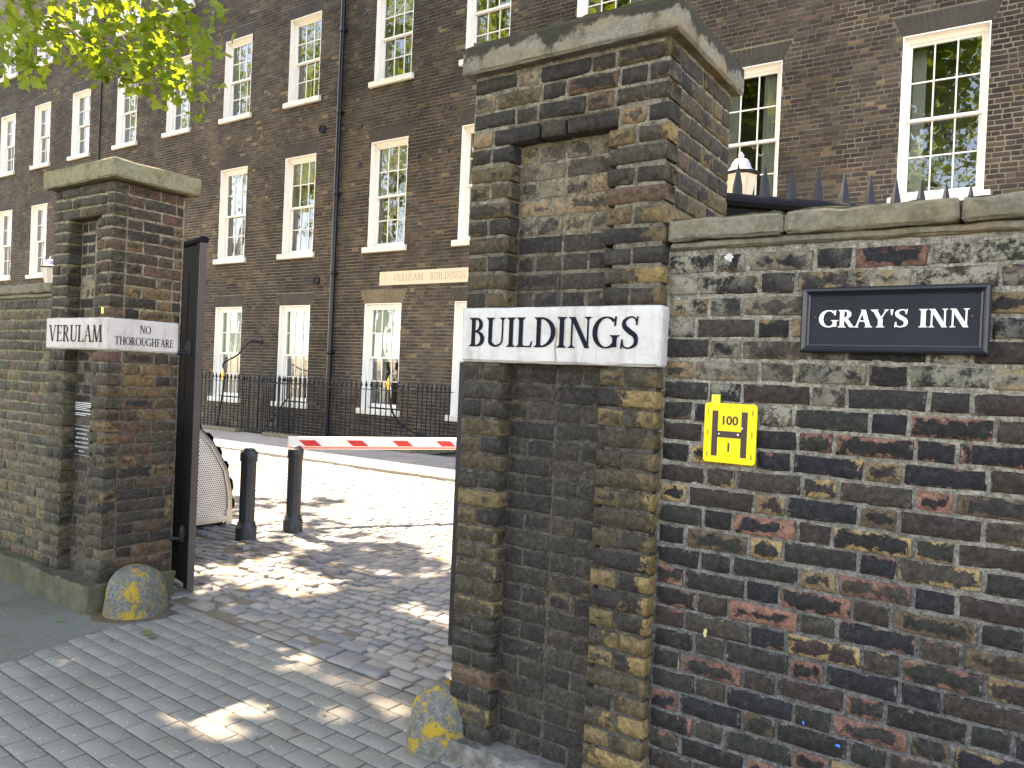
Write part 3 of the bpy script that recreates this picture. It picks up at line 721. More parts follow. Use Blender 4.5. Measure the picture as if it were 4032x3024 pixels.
for s in setts[300:]:
    V, F = SV[s[8]]
    R = np.array(Matrix.Rotation(s[7], 3, 'Z') @ Matrix.Rotation(s[6], 3, 'Y') @ Matrix.Rotation(s[5], 3, 'X'))
    VV.append((V * np.array((s[3], s[4], 0.05))) @ R.T + np.array((s[0], s[1], s[2]))); FF.append(F + off); off += len(V)
tag(obj('setts', np_mesh('setts', np.vstack(VV), np.vstack(FF), M_SETT, True), yard), 'granite setts beyond the bollards', kind='stuff')

# kerb and flagged footway in front of the building
kerb = tag(obj('kerb', None), kind='structure')
x = -30.0
while x < 4.0:
    w = random.uniform(0.85, 1.0)
    MB().box(x, 9.08, -0.05, x + w - 0.008, 9.235, 0.052 + random.uniform(-0.003, 0.003)).build('kerbstone', M_KERB, kerb, 0.015)
    x += w
foot = tag(obj('footway', None), kind='structure')
MB().box(-34, 9.24, -0.04, 8, 11.40, 0.03).build('bedding', M_JOINT, foot)
yy = 9.243
for hgt in (0.62, 0.55, 0.50, 0.48):
    x = -20.0 + random.uniform(0, 0.6)
    while x < 0.5:
        w = random.uniform(0.6, 1.0)
        MB().box(x + 0.004, yy + 0.004, 0.0, x + w - 0.004, yy + hgt - 0.004, 0.048 + random.uniform(-0.002, 0.002)).build('flagstone', M_YORK, foot, 0.006)
        x += w
    yy += hgt

# ------------------------------------------------------------------ gate pillars and walls
CH = 0.0746
def course_cells(x0, x1, row, first=None):
    """split a run into brick cells, flemish bond, starting phase by row."""
    cells, x = [], x0
    k = row % 2 if first is None else first
    if k: pat = [0.1125, 0.225]
    else: pat = [0.225, 0.1125]
    i = 0
    while x < x1 - 0.02:
        w = pat[i % 2] * random.uniform(0.95, 1.05); i += 1
        if x + w > x1 - 0.05: w = x1 - x
        cells.append((x, w)); x += w
    return cells

# --- right pillar
RP = empty('gate_pillar', (-1.55, 2.9, 0), 0, 'tall sooty brick gate pillar carrying the white BUILDINGS band', 'pillar')
RX0, RX1, RY = -1.995, -1.115, 2.58
RA, RB = -1.782, -1.352            # recess
def rp_fn(p, u, v):
    d = 0.0062 + 0.0032 * nz(p, 30) + 0.0025 * nz(p, 75, 3)
    if RA - 0.025 < p.x < RB + 0.025 and p.z < 2.61: d += 0.0592
    return d
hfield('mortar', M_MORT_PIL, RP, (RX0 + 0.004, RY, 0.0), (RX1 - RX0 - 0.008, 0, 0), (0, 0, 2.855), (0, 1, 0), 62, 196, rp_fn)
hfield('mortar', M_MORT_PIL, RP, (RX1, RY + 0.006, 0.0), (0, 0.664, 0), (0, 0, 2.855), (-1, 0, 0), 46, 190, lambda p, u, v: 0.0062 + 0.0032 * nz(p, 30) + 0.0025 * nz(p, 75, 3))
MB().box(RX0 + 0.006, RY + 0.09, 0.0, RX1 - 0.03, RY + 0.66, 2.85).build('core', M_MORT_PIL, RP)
def pillar_front(parent, x0, x1, ra, rb, y, zlist, ch, rec_top, m_l, m_rec, m_r, m_top, rec=0.062):
    for r, z in enumerate(zlist):
        h = ch - random.uniform(0.005, 0.009)
        jit = lambda: random.uniform(-0.003, 0.003)
        if z + ch > rec_top + 0.02:
            for (x, w) in course_cells(x0, x1, r): lay_brick(parent, x + 0.004, z + jit() * 0.5, w - 0.008 + (0.010 if abs(x + w - x1) < 1e-6 else 0.0), h, y, m_top(x, z), 'y', random.uniform(-0.001, 0.003), 0.1)
            continue
        for (a, b, mm, yy, dp) in ((x0, ra, m_l, y, 0.09), (ra, rb, m_rec, y + rec, 0.03), (rb, x1, m_r, y, 0.09)):
            W = b - a
            if mm is m_rec: cells = ([(a, W / 2), (a + W / 2, W / 2)] if r % 2 else [(a, W * 0.2), (a + W * 0.2, W * 0.3), (a + W * 0.5, W * 0.27), (a + W * 0.77, W * 0.23)])
            else: cells = [(a, W)] if r % 2 else [(a, W * 0.48), (a + W * 0.48, W * 0.52)]
            for k, (x, w) in enumerate(cells):
                gl = 0.001 if (x == a) else 0.004; gr = 0.001 if abs(x + w - b) < 1e-6 else 0.004
                if abs(x + w - x1) < 1e-6: gr = -0.006
                if mm is m_rec: gl = gr = 0.004
                lay_brick(parent, x + gl, z + jit() * 0.5, w - gl - gr, h, yy, mm(x + w, z), 'y', random.uniform(-0.001, 0.003), dp)
def lower(n, z0, ch): return [z0 + i * ch for i in range(n)]
chl = (1.655 - 0.085) / 21
pillar_front(RP, RX0, RX1, RA, RB, RY, lower(21, 0.085, chl), chl, 9, lambda x, z: random.choice((M_BRICK_PIL, M_BRICK_PIL, M_BRICK_SOOT)), lambda x, z: M_BRICK_SOOT, lambda x, z: M_BRICK_QUOIN if x > RX1 - 0.02 else M_BRICK_PIL, lambda x, z: M_BRICK_PIL)
chu = (2.848 - 1.884) / 13
pillar_front(RP, RX0, RX1, RA, RB, RY, lower(13, 1.884, chu), chu, 2.60, lambda x, z: random.choice((M_BRICK_PIL, M_BRICK_PIL, M_BRICK_SOOT)), lambda x, z: M_BRICK_SOOT if z < 2.15 else M_BRICK_PALE, lambda x, z: (M_BRICK_QUOIN if (x > RX1 - 0.02 and random.random() < 0.6) else M_BRICK_SOOT if z < 2.1 else M_BRICK_PIL), lambda x, z: random.choice((M_BRICK_SOOT, M_BRICK_PIL, M_BRICK_PALE)))
for r, z in enumerate(lower(10, 1.884 + 3 * chu, chu)):
    for (yy, w) in course_cells(RY + 0.105, 3.245, r + 1): lay_brick(RP, yy + 0.004, z, w - 0.007, chu - 0.008, RX1, random.choice((M_BRICK_SOOT, M_BRICK_PIL, M_BRICK_PIL)), 'x', random.uniform(-0.001, 0.003))
def rough_block(name, x0, y0, z0, x1, y1, z1, mat, parent, amp, n=(24, 10, 6), top_only=False, s=9.0, o=0.0):
    bm = bmesh.new()
    bmesh.ops.create_cube(bm, size=1.0)
    cuts = max(n)
    L = (x1 - x0, y1 - y0, z1 - z0)
    for ax in range(3):
        ed = min(0.25, 0.011 / L[ax])
        for c in sorted({-0.5 + ed, 0.5 - ed} | {-0.5 + k / n[ax] for k in range(1, n[ax]) if ed * 1.3 < k / n[ax] < 1 - ed * 1.3}):
            nrm = [0, 0, 0]; nrm[ax] = 1; pt = [0, 0, 0]; pt[ax] = c
            bmesh.ops.bisect_plane(bm, geom=bm.verts[:] + bm.edges[:] + bm.faces[:], plane_co=pt, plane_no=nrm)
    for v in bm.verts:
        p = Vector((x0 + (v.co.x + 0.5) * L[0], y0 + (v.co.y + 0.5) * L[1], z0 + (v.co.z + 0.5) * L[2]))
        # rounded worn arrises
        e = sum(1 for a in range(3) if abs(abs(v.co[a]) - 0.5) < 1e-4)
        q = p.copy()
        if e >= 2:
            for a in range(3):
                if abs(abs(v.co[a]) - 0.5) < 1e-4: q[a] -= math.copysign(0.003 + 0.004 * (nz(p, 14, o) + 0.5), v.co[a])
        d = Vector((nz(p, s, 1 + o), nz(p, s, 5 + o), nz(p, s, 9 + o) + 0.5 * nz(p, s * 3, o))) * amp
        if top_only and v.co.z < 0.49: d *= 0.25
        v.co = q + d
    me = bpy.data.meshes.new(name); bm.to_mesh(me); bm.free(); me.materials.append(mat)
    me.polygons.foreach_set('use_smooth', [True] * len(me.polygons))
    me.set_sharp_from_angle(angle=math.radians(32))
    return obj(name, me, parent)
cap = rough_block('cap_stone', -2.035, 2.535, 2.853, -1.075, 3.285, 2.972, M_CAP, RP, 0.007, (40, 30, 5), True, 8)
ms = rough_block('moss', -2.0, 2.56, 2.966, -1.09, 3.25, 2.992, M_MOSS, cap, 0.018, (44, 32, 2), True, 13, 3.0)
band = rough_block('name_band', -2.0, 2.566, 1.658, -1.1, 2.72, 1.882, M_BAND, RP, 0.0012, (20, 4, 6), False, 9)
put_text(band, 'BUILDINGS', (-1.957, 2.5645, 1.722), (1, 0, 0), (0, 0, 1), (0, -1, 0), 0.119, 0.775, M_NLET, 0.155, 0.05)
st = MB(); random.seed(21)
for (px, pz, ln, wd) in ((-1.533, 1.80, 0.13, 0.005),):
    pts = [(px + 0.003 * math.sin(k), pz - ln * k / 8) for k in range(9)]
    for k in range(8): st.quad((pts[k][0] - wd / 2, 2.5632, pts[k][1]), (pts[k][0] + wd / 2, 2.5632, pts[k][1]), (pts[k + 1][0] + wd / 2.5, 2.5632, pts[k + 1][1]), (pts[k + 1][0] - wd / 2.5, 2.5632, pts[k + 1][1]))
st.build('rust_streak', plain('rust', (0.30, 0.16, 0.08), 0.8), band)
rough_block('plinth', -2.03, 2.52, -0.03, -1.0, 3.2, 0.085, M_PLINTH, RP, 0.016, (36, 14, 4), False, 12, 2)
MB().box(-2.030, 2.60, 0.44, -1.99, 2.625, 1.655).build('corner_guard', M_IRON, RP, 0.004)

# --- right wall
RW = empty('boundary_wall', (-0.4, 2.8, 0), 0, 'crusty black and red brick wall under a mossy stone coping, beside the tall pillar', 'wall')
WY = 2.63
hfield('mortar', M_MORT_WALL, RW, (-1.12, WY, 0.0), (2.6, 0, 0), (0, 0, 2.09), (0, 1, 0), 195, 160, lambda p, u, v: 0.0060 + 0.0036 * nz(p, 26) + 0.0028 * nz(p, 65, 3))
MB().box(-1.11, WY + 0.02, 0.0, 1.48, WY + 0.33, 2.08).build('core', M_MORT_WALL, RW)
for r in range(27):
    z = 0.055 + r * CH
    h = CH - random.uniform(0.006, 0.010)
    for (x, w) in course_cells(-1.108 + (0.0 if r % 2 else -0.06), 0.56, r):
        if x < -1.108: w -= (-1.108 - x); x = -1.108
        if w < 0.03: continue
        pl = max(0.0, min(1.0, (z - 1.35) / 0.5)) * 0.8
        m = M_BRICK_LIME if random.random() < pl else M_BRICK_WALL
        lay_brick(RW, x + 0.004, z + random.uniform(-0.002, 0.002), w - 0.008, h, WY, m, 'y', random.uniform(-0.0015, 0.0035))
rough_block('coping_band', -1.105, 2.615, 2.083, 1.46, 2.95, 2.112, M_COPING, RW, 0.004, (95, 6, 2), False, 14)
cx = [-1.11, -0.70, -0.19, 0.46, 1.46]
for a, b in zip(cx[:-1], cx[1:]):
    c_ = rough_block('coping_stone', a + 0.003, 2.592, 2.112, b - 0.003, 2.99, 2.185, M_COPING, RW, 0.006, (int((b - a) * 40), 12, 4), False, 10, a)
    rough_block('moss', a + 0.01, 2.625 if a > -0.9 else 2.605, 2.181, b - 0.01, 2.95, 2.193, M_MOSS, c_, 0.014, (int((b - a) * 40), 14, 2), True, 15, a)
def blob(parent, name, cx_, cz_, rx_, rz_, y_, mat, k=9, seed=0):
    rd = random.Random(seed)
    pts = [(cx_ + rx_ * math.cos(2 * math.pi * i / k) * rd.uniform(0.45, 1.2), cz_ + rz_ * math.sin(2 * math.pi * i / k) * rd.uniform(0.6, 1.2)) for i in range(k)]
    MB().add([(p[0], y_, p[1]) for p in pts], [tuple(range(k))]).build(name, mat, parent)
for i, (px, pz, rx_, rz_, mt) in enumerate(((-0.885, 2.048, 0.016, 0.015, M_CHALK), (-0.91, 0.735, 0.008, 0.019, M_CREAM), (-0.570, 0.517, 0.004, 0.007, M_BLUE), (-0.462, 0.475, 0.009, 0.005, M_BLUE))):
    blob(RW, 'paint_spot', px, pz, rx_, rz_, WY - 0.0065, mt, 17, i)

# --- left pillar
LP = empty('gate_pillar', (-5.2, 2.85, 0), 0, 'brown brick gate pillar with VERULAM on its white band', 'pillar')
LX0, LX1, LY = -5.60, -4.85, 2.60
LA, LB = -5.385, -5.03
def lp_fn(p, u, v):
    d = 0.0062 + 0.0032 * nz(p, 30) + 0.0025 * nz(p, 75, 3)
    if LA - 0.025 < p.x < LB + 0.025 and p.z < 2.535: d += 0.0895
    return d
hfield('mortar', M_MORT_LEFT, LP, (LX0 + 0.004, LY, 0.0), (LX1 - LX0 - 0.008, 0, 0), (0, 0, 2.745), (0, 1, 0), 54, 180, lp_fn)
hfield('mortar', M_MORT_LEFT, LP, (LX1, LY + 0.006, 0.0), (0, 0.494, 0), (0, 0, 2.745), (-1, 0, 0), 36, 180, lambda p, u, v: 0.0062 + 0.0032 * nz(p, 30) + 0.0025 * nz(p, 75, 3))
MB().box(LX0 + 0.005, LY + 0.09, 0.0, LX1 - 0.03, LY + 0.495, 2.74).build('core', M_MORT_LEFT, LP)
ll = (1.66 - 0.17) / 20; lu = (2.743 - 1.872) / 12
for zl, ch, rt in ((lower(20, 0.17, ll), ll, 9), (lower(12, 1.872, lu), lu, 2.525)):
    pillar_front(LP, LX0, LX1, LA, LB, LY, zl, ch, rt, lambda x, z: M_BRICK_LEFTF, lambda x, z: random.choice((M_BRICK_SOOT, M_BRICK_LEFTF)), lambda x, z: random.choice((M_BRICK_LEFTF, M_BRICK_LEFT)), lambda x, z: M_BRICK_LEFTF, rec=0.09)
    for r, z in enumerate(zl):
        for (yy, w) in course_cells(LY + 0.1, 3.092, r + 1):
            lay_brick(LP, yy + 0.004, z + random.uniform(-0.0015, 0.0015), w - 0.008, ch - random.uniform(0.006, 0.010), LX1, M_BRICK_LEFT if z > 0.75 or random.random() < 0.35 else M_BRICK_SOOT, 'x', random.uniform(-0.001, 0.003))
rough_block('cap_stone', -5.655, 2.545, 2.745, -4.765, 3.165, 2.865, M_CAPL, LP, 0.004, (36, 26, 5), False, 7, 4)
rough_block('cap_bed', -5.60, 2.585, 2.735, -4.83, 3.11, 2.748, M_COPING, LP, 0.003, (30, 20, 2), False, 9)
lb = rough_block('name_band', -5.628, 2.587, 1.662, -4.925, 2.70, 1.870, M_BANDL, LP, 0.0010, (20, 4, 6), False, 9, 2)
put_text(lb, 'VERULAM', (-5.578, 2.5855, 1.712), (1, 0, 0), (0, 0, 1), (0, -1, 0), 0.110, 0.685, M_BLET, 0.15, 0.05)
lb2 = rough_block('name_band', -4.922, 2.588, 1.662, -4.838, 3.082, 1.870, M_BANDL, LP, 0.0010, (4, 16, 6), False, 9, 5)
for txt, zc, ch, wd in (('NO', 1.784, 0.050, 0.078), ('THOROUGHFARE', 1.702, 0.052, 0.405)):
    put_text(lb2, txt, (-4.8365, 2.838, zc), (0, 1, 0), (0, 0, 1), (1, 0, 0), ch, wd, M_BLET, 0.15, 0.055, centre=True)
rough_block('plinth', -5.62, 2.515, -0.03, -4.83, 3.12, 0.172, M_PLINTHL, LP, 0.018, (34, 20, 6), False, 11, 7)
MB().box(-4.935, 2.5955, 1.895, -4.912, 2.601, 1.935).build('yellow_tag', M_YST, LP, 0.001)

# notice plates on the left pillar
for (zc, hh, nlines, lab, txts) in ((1.264, 0.108, 8, 'upper black notice plate with eight lines of small white writing', None), (1.052, 0.198, 6, 'lower black notice plate about the private road', ('HIGHWAYS ACT 1980, Section 31', 'THIS IS A PRIVATE ROAD', 'MEMBERS OF THE PUBLIC USE', 'ONLY WITH THE CONSENT OF', 'THE HONOURABLE SOCIETY OF', "GRAY'S INN"))):
    pl_ = empty('notice_plate', (-5.28, 2.65, zc - hh / 2), 0, lab, 'sign')
    MB().box(-5.378, 2.676, zc - hh / 2, -5.178 if txts is None else -5.168, 2.688, zc + hh / 2).build('plate', plain('notice_black', (0.014, 0.015, 0.018), 0.35, 0, 0.2), pl_, 0.002)
    if txts:
        for k, tx in enumerate(txts):
            sans(pl_, tx, (-5.273, 2.6754, zc + hh / 2 - 0.030 - k * 0.0295), R_FRONT, 0.0165, M_WLET, 'text_line', 'CENTER', 0.72, split=False)
        MB().box(-5.380, 2.6755, zc + hh / 2 - 0.002, -5.166, 2.6885, zc + hh / 2 + 0.001).build('rim', M_STEELF, pl_)
        MB().box(-5.380, 2.6755, zc - hh / 2 - 0.001, -5.166, 2.6885, zc - hh / 2 + 0.002).build('rim', M_STEELF, pl_)
    else:
        rd = random.Random(3)
        for k in range(8):
            if k == 5: continue
            x = -5.370; mb = MB(); zz = zc + hh / 2 - 0.013 - k * 0.0118; end = -5.186 - rd.uniform(0.0, 0.05) * (k not in (0, 1, 6))
            while x < end:
                w = rd.uniform(0.010, 0.026); mb.quad((x, 2.6755, zz - 0.0022), (x + w, 2.6755, zz - 0.0022), (x + w, 2.6755, zz + 0.0022), (x, 2.6755, zz + 0.0022)); x += w + 0.003
            tag(mb.build('text_line', M_WLET, pl_), kind='stuff')

# --- left wall
LW = empty('boundary_wall', (-6.3, 2.8, 0), 0, 'mossy brown brick wall left of the VERULAM pillar, green stained at its foot', 'wall')
hfield('mortar', M_MORT_LEFTW, LW, (-8.4, WY + 0.01, 0.0), (2.79, 0, 0), (0, 0, 2.02), (0, 1, 0), 150, 120, lambda p, u, v: 0.0060 + 0.0036 * nz(p, 26) + 0.0028 * nz(p, 65, 3))
MB().box(-14.0, WY + 0.03, 0.0, -5.595, WY + 0.33, 2.015).build('core', M_MORT_LEFTW, LW)
for r in range(25):
    z = 0.165 + r * 0.074
    for (x, w) in course_cells(-7.1 + (0 if r % 2 else -0.06), -5.604, r):
        lay_brick(LW, x + 0.005, z + random.uniform(-0.002, 0.002), w - 0.008, 0.074 - random.uniform(0.006, 0.010), WY + 0.01, M_BRICK_LEFTW, 'y', random.uniform(-0.0015, 0.0035))
rough_block('coping_band', -14, 2.62, 2.018, -5.60, 2.96, 2.05, M_COPING, LW, 0.004, (80, 5, 2), False, 12)
x = -5.602
while x > -9.0:
    w = random.uniform(0.55, 0.75)
    rough_block('coping_stone', x - w + 0.004, 2.60, 2.05, x - 0.004, 2.98, 2.118, M_COPING, LW, 0.008, (28, 10, 3), False, 10, x); x -= w
rough_block('plinth', -9.0, 2.545, -0.03, -5.60, 2.7, 0.172, M_PLINTHL, LW, 0.016, (90, 6, 6), False, 9, 1)

# ------------------------------------------------------------------ guard stones
def dome(loc, r, h, label, seed):
    prof = [(r * 1.03, -0.05), (r * 1.02, 0.06 * h), (r * 0.99, 0.25 * h)]
    for k in range(1, 11):
        a = math.pi / 2 * k / 10
        prof.append((max(0.004, r * 0.99 * math.cos(a) ** 0.85), h * (0.25 + 0.75 * math.sin(a))))
    mb = MB().lathe(prof, 36)
    mb.v = [(v[0] + loc[0] + 0.012 * nz(v, 9, seed), v[1] + loc[1] + 0.012 * nz(v, 9, seed + 4), v[2] + 0.010 * nz(v, 9, seed + 8)) for v in mb.v]
    o = mb.build('guard_stone', M_GUARD)
    tag(o, label, 'guard stone', 'domed guard stones at the gate')
dome((-4.69, 2.76), 0.185, 0.30, 'domed stone with flaking yellow paint at the foot of the VERULAM pillar', 1)
dome((-2.05, 2.625), 0.155, 0.27, 'yellow painted domed stone half hidden behind the BUILDINGS pillar', 6)
d_ = MB(); ring = [(-4.69 + (0.235 + 0.03 * math.sin(5 * a)) * math.cos(a), 2.74 + (0.235 + 0.02 * math.cos(4 * a)) * math.sin(a)) for a in [2 * math.pi * k / 28 for k in range(28)]]
d_.add([(p[0], p[1], 0.004) for p in ring], [tuple(range(28))])
d_.build('brick_dust', M_DUST, pavement)

# ------------------------------------------------------------------ signs on the right wall
NB = empty('name_board', (-0.366, 2.62, 1.724), 0, "black framed wooden board lettered GRAY'S INN", 'sign')
bx0, bx1, bz0, bz1 = -0.629, -0.104, 1.722, 1.930
MB().box(bx0 + 0.02, 2.606, bz0 + 0.02, bx1 - 0.02, 2.626, bz1 - 0.02).build('panel', M_SIGNBK, NB)
fw = 0.026
def frame_bar(poly, name, x0, x1, horizontal, flip):
    pass
prof = [(0.0, 2.626), (0.0, 2.598), (0.005, 2.591), (0.012, 2.589), (0.017, 2.594), (0.021, 2.6), (0.026, 2.603), (0.026, 2.626)]
def moulding(side):
    mb = MB()
    n = len(prof)
    A, B = [], []
    for (o, y_) in prof:
        if side == 'top': A.append((bx0 + o, y_, bz1 - o)); B.append((bx1 - o, y_, bz1 - o))
        if side == 'bottom': A.append((bx0 + o, y_, bz0 + o)); B.append((bx1 - o, y_, bz0 + o))
        if side == 'left': A.append((bx0 + o, y_, bz0 + o)); B.append((bx0 + o, y_, bz1 - o))
        if side == 'right': A.append((bx1 - o, y_, bz0 + o)); B.append((bx1 - o, y_, bz1 - o))
    mb.add(A + B, [(i, i + 1, n + i + 1, n + i) for i in range(n - 1)])
    mb.build('frame_moulding', M_SIGNFR, NB)
for sd in ('top', 'bottom', 'left', 'right'): moulding(sd)
put_text(NB, "GRAY'S INN", (-0.573, 2.6052, 1.803), (1, 0, 0), (0, 0, 1), (0, -1, 0), 0.055, 0.417, M_WLET, 0.20, 0.06, space=0.42)
for sx_, sz_ in ((-0.150, 1.836), (-0.588, 1.836)): MB().lathe([(0.004, 0), (0.004, 0.002), (0.001, 0.0025)], 10).build('screw', plain('rusty_screw', (0.12, 0.05, 0.03), 0.7), NB, loc=(sx_, 2.606, sz_), rot=(math.pi / 2, 0, 0))

HP = empty('hydrant_sign', (-0.851, 2.62, 1.335), 0, 'bright yellow hydrant plate with a big brown H, 100 and 1', 'sign')
hx0, hx1, hz0, hz1 = -0.942, -0.760, 1.336, 1.542
def rrect(x0, z0, x1, z1, r, k=5):
    P = []
    for (cx_, cz_, a0) in ((x1 - r, z1 - r, 0), (x0 + r, z1 - r, 90), (x0 + r, z0 + r, 180), (x1 - r, z0 + r, 270)):
        for i in range(k + 1):
            a = math.radians(a0 + 90 * i / k); P.append((cx_ + r * math.cos(a), cz_ + r * math.sin(a)))
    return P
MB().prism(rrect(hx0, hz0, hx1, hz1, 0.012), 'y', 2.609, 2.617).build('plate', M_YEL, HP, 0.0015)
yh = 2.6085
hm = MB()
w_, hh_ = hx1 - hx0, hz1 - hz0
def hp(u, v, n=0.0): return (hx0 + u * w_, yh - n, hz0 + v * hh_)
for (u0, v0, u1, v1, n) in ((0.155, 0.11, 0.27, 0.87, 0), (0.715, 0.11, 0.83, 0.87, 0), (0.27, 0.425, 0.715, 0.535, 0)):
    hm.quad(hp(u0, v0), hp(u1, v0), hp(u1, v1), hp(u0, v1))
hm.build('letter', M_BINK, HP)
sans(HP, '100', hp(0.487, 0.645), R_FRONT, 0.042, M_BINK, 'digit', bold=0.0012)
sans(HP, '1', hp(0.485, 0.20), R_FRONT, 0.042, M_BINK, 'digit', bold=0.0012)
for u in (0.075, 0.92):
    for v in (0.13, 0.5, 0.86):
        p = hp(u, v); MB().add([(a, yh, b) for a, b in rrect(p[0] - 0.0028, p[2] - 0.0095, p[0] + 0.0028, p[2] + 0.0095, 0.0026, 3)], [tuple(range(16))]).build('slot', M_YDK, HP)
for u, v in ((0.49, 0.925), (0.47, 0.065)):
    p = hp(u, v); MB().lathe([(0.0025, 0), (0.0025, 0.001)], 10).build('rivet', M_YDK, HP, loc=p, rot=(math.pi / 2, 0, 0))
for u, v, r in ((0.73, 0.60, 0.004), (0.66, 0.487, 0.0035), (0.3, 0.485, 0.003)): blob(HP, 'paint_chip', hp(u, v)[0], hp(u, v)[2], r, r, yh - 0.0005, M_WLET, 8, int(r * 1e4))
ST = empty('survey_target', (-0.908, 2.62, 1.543), 0, 'small square yellow survey sticker above the hydrant plate', 'sticker')
MB().box(-0.923, 2.619, 1.540, -0.893, 2.6235, 1.570).build('sticker', M_YST, ST, 0.0005)
for r_ in (0.0105, 0.0055, 0.0012):
    t_ = MB(); k = 24
    O = [(-0.908 + r_ * math.cos(2 * math.pi * i / k), 1.555 + r_ * math.sin(2 * math.pi * i / k)) for i in range(k)]; I = [(-0.908 + (r_ - 0.0009) * math.cos(2 * math.pi * i / k), 1.555 + (r_ - 0.0009) * math.sin(2 * math.pi * i / k)) for i in range(k)]
    t_.add([(p[0], 2.6186, p[1]) for p in O + I], [(i, (i + 1) % k, k + (i + 1) % k, k + i) for i in range(k)]); t_.build('target_ring', M_BLET, ST)
t_ = MB().quad((-0.922, 2.6188, 1.5546), (-0.894, 2.6188, 1.5546), (-0.894, 2.6188, 1.5554), (-0.922, 2.6188, 1.5554)); t_.build('cross_line', M_BLET, ST)
t_ = MB().quad((-0.9084, 2.6187, 1.541), (-0.9076, 2.6187, 1.541), (-0.9076, 2.6187, 1.569), (-0.9084, 2.6187, 1.569)); t_.build('cross_line', M_BLET, ST)

# ------------------------------------------------------------------ gate leaves, folded back inside
def gate_leaf(hinge, direction, length, height, label, spikes, m_edge, tw=0.075):
    ang = math.atan2(direction[1], direction[0])
    t = empty('gate_leaf', (hinge[0], hinge[1], 0), ang, label, 'gate', 'gate leaves folded back inside')
    def place(mb, name, mat, bevel=0.003):
        me = mb.mesh(name, mat)
        o = obj(name, me, t, (hinge[0], hinge[1], 0), (0, 0, ang))
        b = o.modifiers.new('bevel', 'BEVEL'); b.width = bevel; b.segments = 2; b.limit_method = 'ANGLE'
        return o
    T = 0.021
    place(MB().box(0.0125, -T, 0.03, 0.085, T, height), 'hanging_stile', M_GATEBK)  # left leaf: black is dark paint plus the shade beside the pillar
    place(MB().box(0, -T - 0.002, 0.03, 0.012, T + 0.002, height), 'edge_board', m_edge, 0.002)
    place(MB().box(length - 0.1, -T, 0.03, length, T, height), 'closing_stile', m_edge)
    for z0, z1 in ((0.06, 0.26), (1.15, 1.33), (height - 0.2, height - 0.01)):
        place(MB().box(0.087, -T * 0.9, z0, length - 0.102, T * 0.9, z1), 'rail', M_GATEBK)
    n = int((length - 0.19) / 0.12)
    for k in range(n):
        place(MB().box(0.09 + k * 0.12, -0.018, 0.08, 0.09 + k * 0.12 + 0.116, 0.018, height - 0.06), 'board', M_GATEBK, 0.004)
    # rounded weathered top with a fillet under it
    prof = [(T + 0.012, height - 0.012), (T + 0.03, height + 0.0), (T + 0.03, height + 0.02)]
    top = [(tw * math.cos(a), height + 0.02 + tw * 0.73 * math.sin(a)) for a in [math.pi * k / 12 for k in range(13)]]
    poly = [(-tw * 0.77, height)] + [(tw * 0.77, height)] + top
    mb = MB().prism(poly, 'x', -0.005, length + 0.005)
    place(mb, 'top_rail', M_GATEBK)
    if spikes:
        for k in range(spikes):
            x = 0.12 + k * (length - 0.2) / (spikes - 1)
            w = 0.020
            mb = MB().add([(x - w, -w, height + 0.06), (x + w, -w, height + 0.06), (x + w, w, height + 0.06), (x - w, w, height + 0.06), (x - w * 0.9, -w * 0.9, height + 0.115), (x + w * 0.9, -w * 0.9, height + 0.115), (x + w * 0.9, w * 0.9, height + 0.115), (x - w * 0.9, w * 0.9, height + 0.115), (x, 0, height + 0.245)],
                          [(0, 1, 5, 4), (1, 2, 6, 5), (2, 3, 7, 6), (3, 0, 4, 7), (4, 5, 8), (5, 6, 8), (6, 7, 8), (7, 4, 8)])
            me = mb.mesh('spike', M_IRON); obj('spike', me, t, (hinge[0], hinge[1], 0), (0, 0, ang))
    return t
gl = gate_leaf((-4.775, 3.20), (-0.972, 0.235), 1.4, 2.44, 'dark brown gate leaf folded back behind the VERULAM pillar', 0, M_GATEBR, 0.036)
gr = gate_leaf((-1.93, 3.33), (0.70, 0.66), 2.3, 2.52, 'black spiked gate leaf showing its top above the right wall', 15, M_GATEBK)
for z_ in (0.42, 1.70):
    mb = MB().lathe([(0.018, -0.05), (0.021, -0.045), (0.021, 0.03), (0.014, 0.05), (0.006, 0.06)], 14, (-4.822, 3.15, z_)).tube([(-4.86, 3.08, z_ - 0.03), (-4.822, 3.15, z_ - 0.03)], 0.013, 8)
    mb.build('hinge_pin', M_IRON, gl)

# ------------------------------------------------------------------ bollards
def bollard(loc, label):
    t = empty('bollard', (loc[0], loc[1], 0), 0, label, 'bollard', 'black fluted bollards inside the gate')
    L = (loc[0], loc[1], 0)
    MB().lathe([(0.095, -0.03), (0.095, 0.10), (0.092, 0.115), (0.083, 0.12), (0.083, 0.15), (0.074, 0.16)], 28).build('base', M_BOL, t, loc=L)
    seg, vs, fs = 48, [], []
    for zi, z in enumerate((0.155, 0.175, 0.19, 0.69, 0.705, 0.72)):
        for k in range(seg):
            a = 2 * math.pi * k / seg
            gq = 1.0 if zi in (2, 3) else 0.0
            r = 0.070 - 0.0055 * gq * (0.5 + 0.5 * math.cos(a * 12)) ** 2
            vs.append((r * math.cos(a), r * math.sin(a), z))
    for i in range(5):
        for k in range(seg): fs.append((i * seg + k, i * seg + (k + 1) % seg, (i + 1) * seg + (k + 1) % seg, (i + 1) * seg + k))
    MB().add(vs, fs, True).build('fluted_shaft', M_BOL, t, loc=L)
    MB().lathe([(0.070, 0.715), (0.079, 0.725), (0.079, 0.80), (0.073, 0.812), (0.060, 0.815), (0.060, 0.826), (0.05, 0.83), (0.048, 0.838), (0.01, 0.842)], 28).build('cap', M_BOL, t, loc=L)
bollard((-5.98, 4.56), 'black fluted bollard standing next to the perforated cycle shelter')
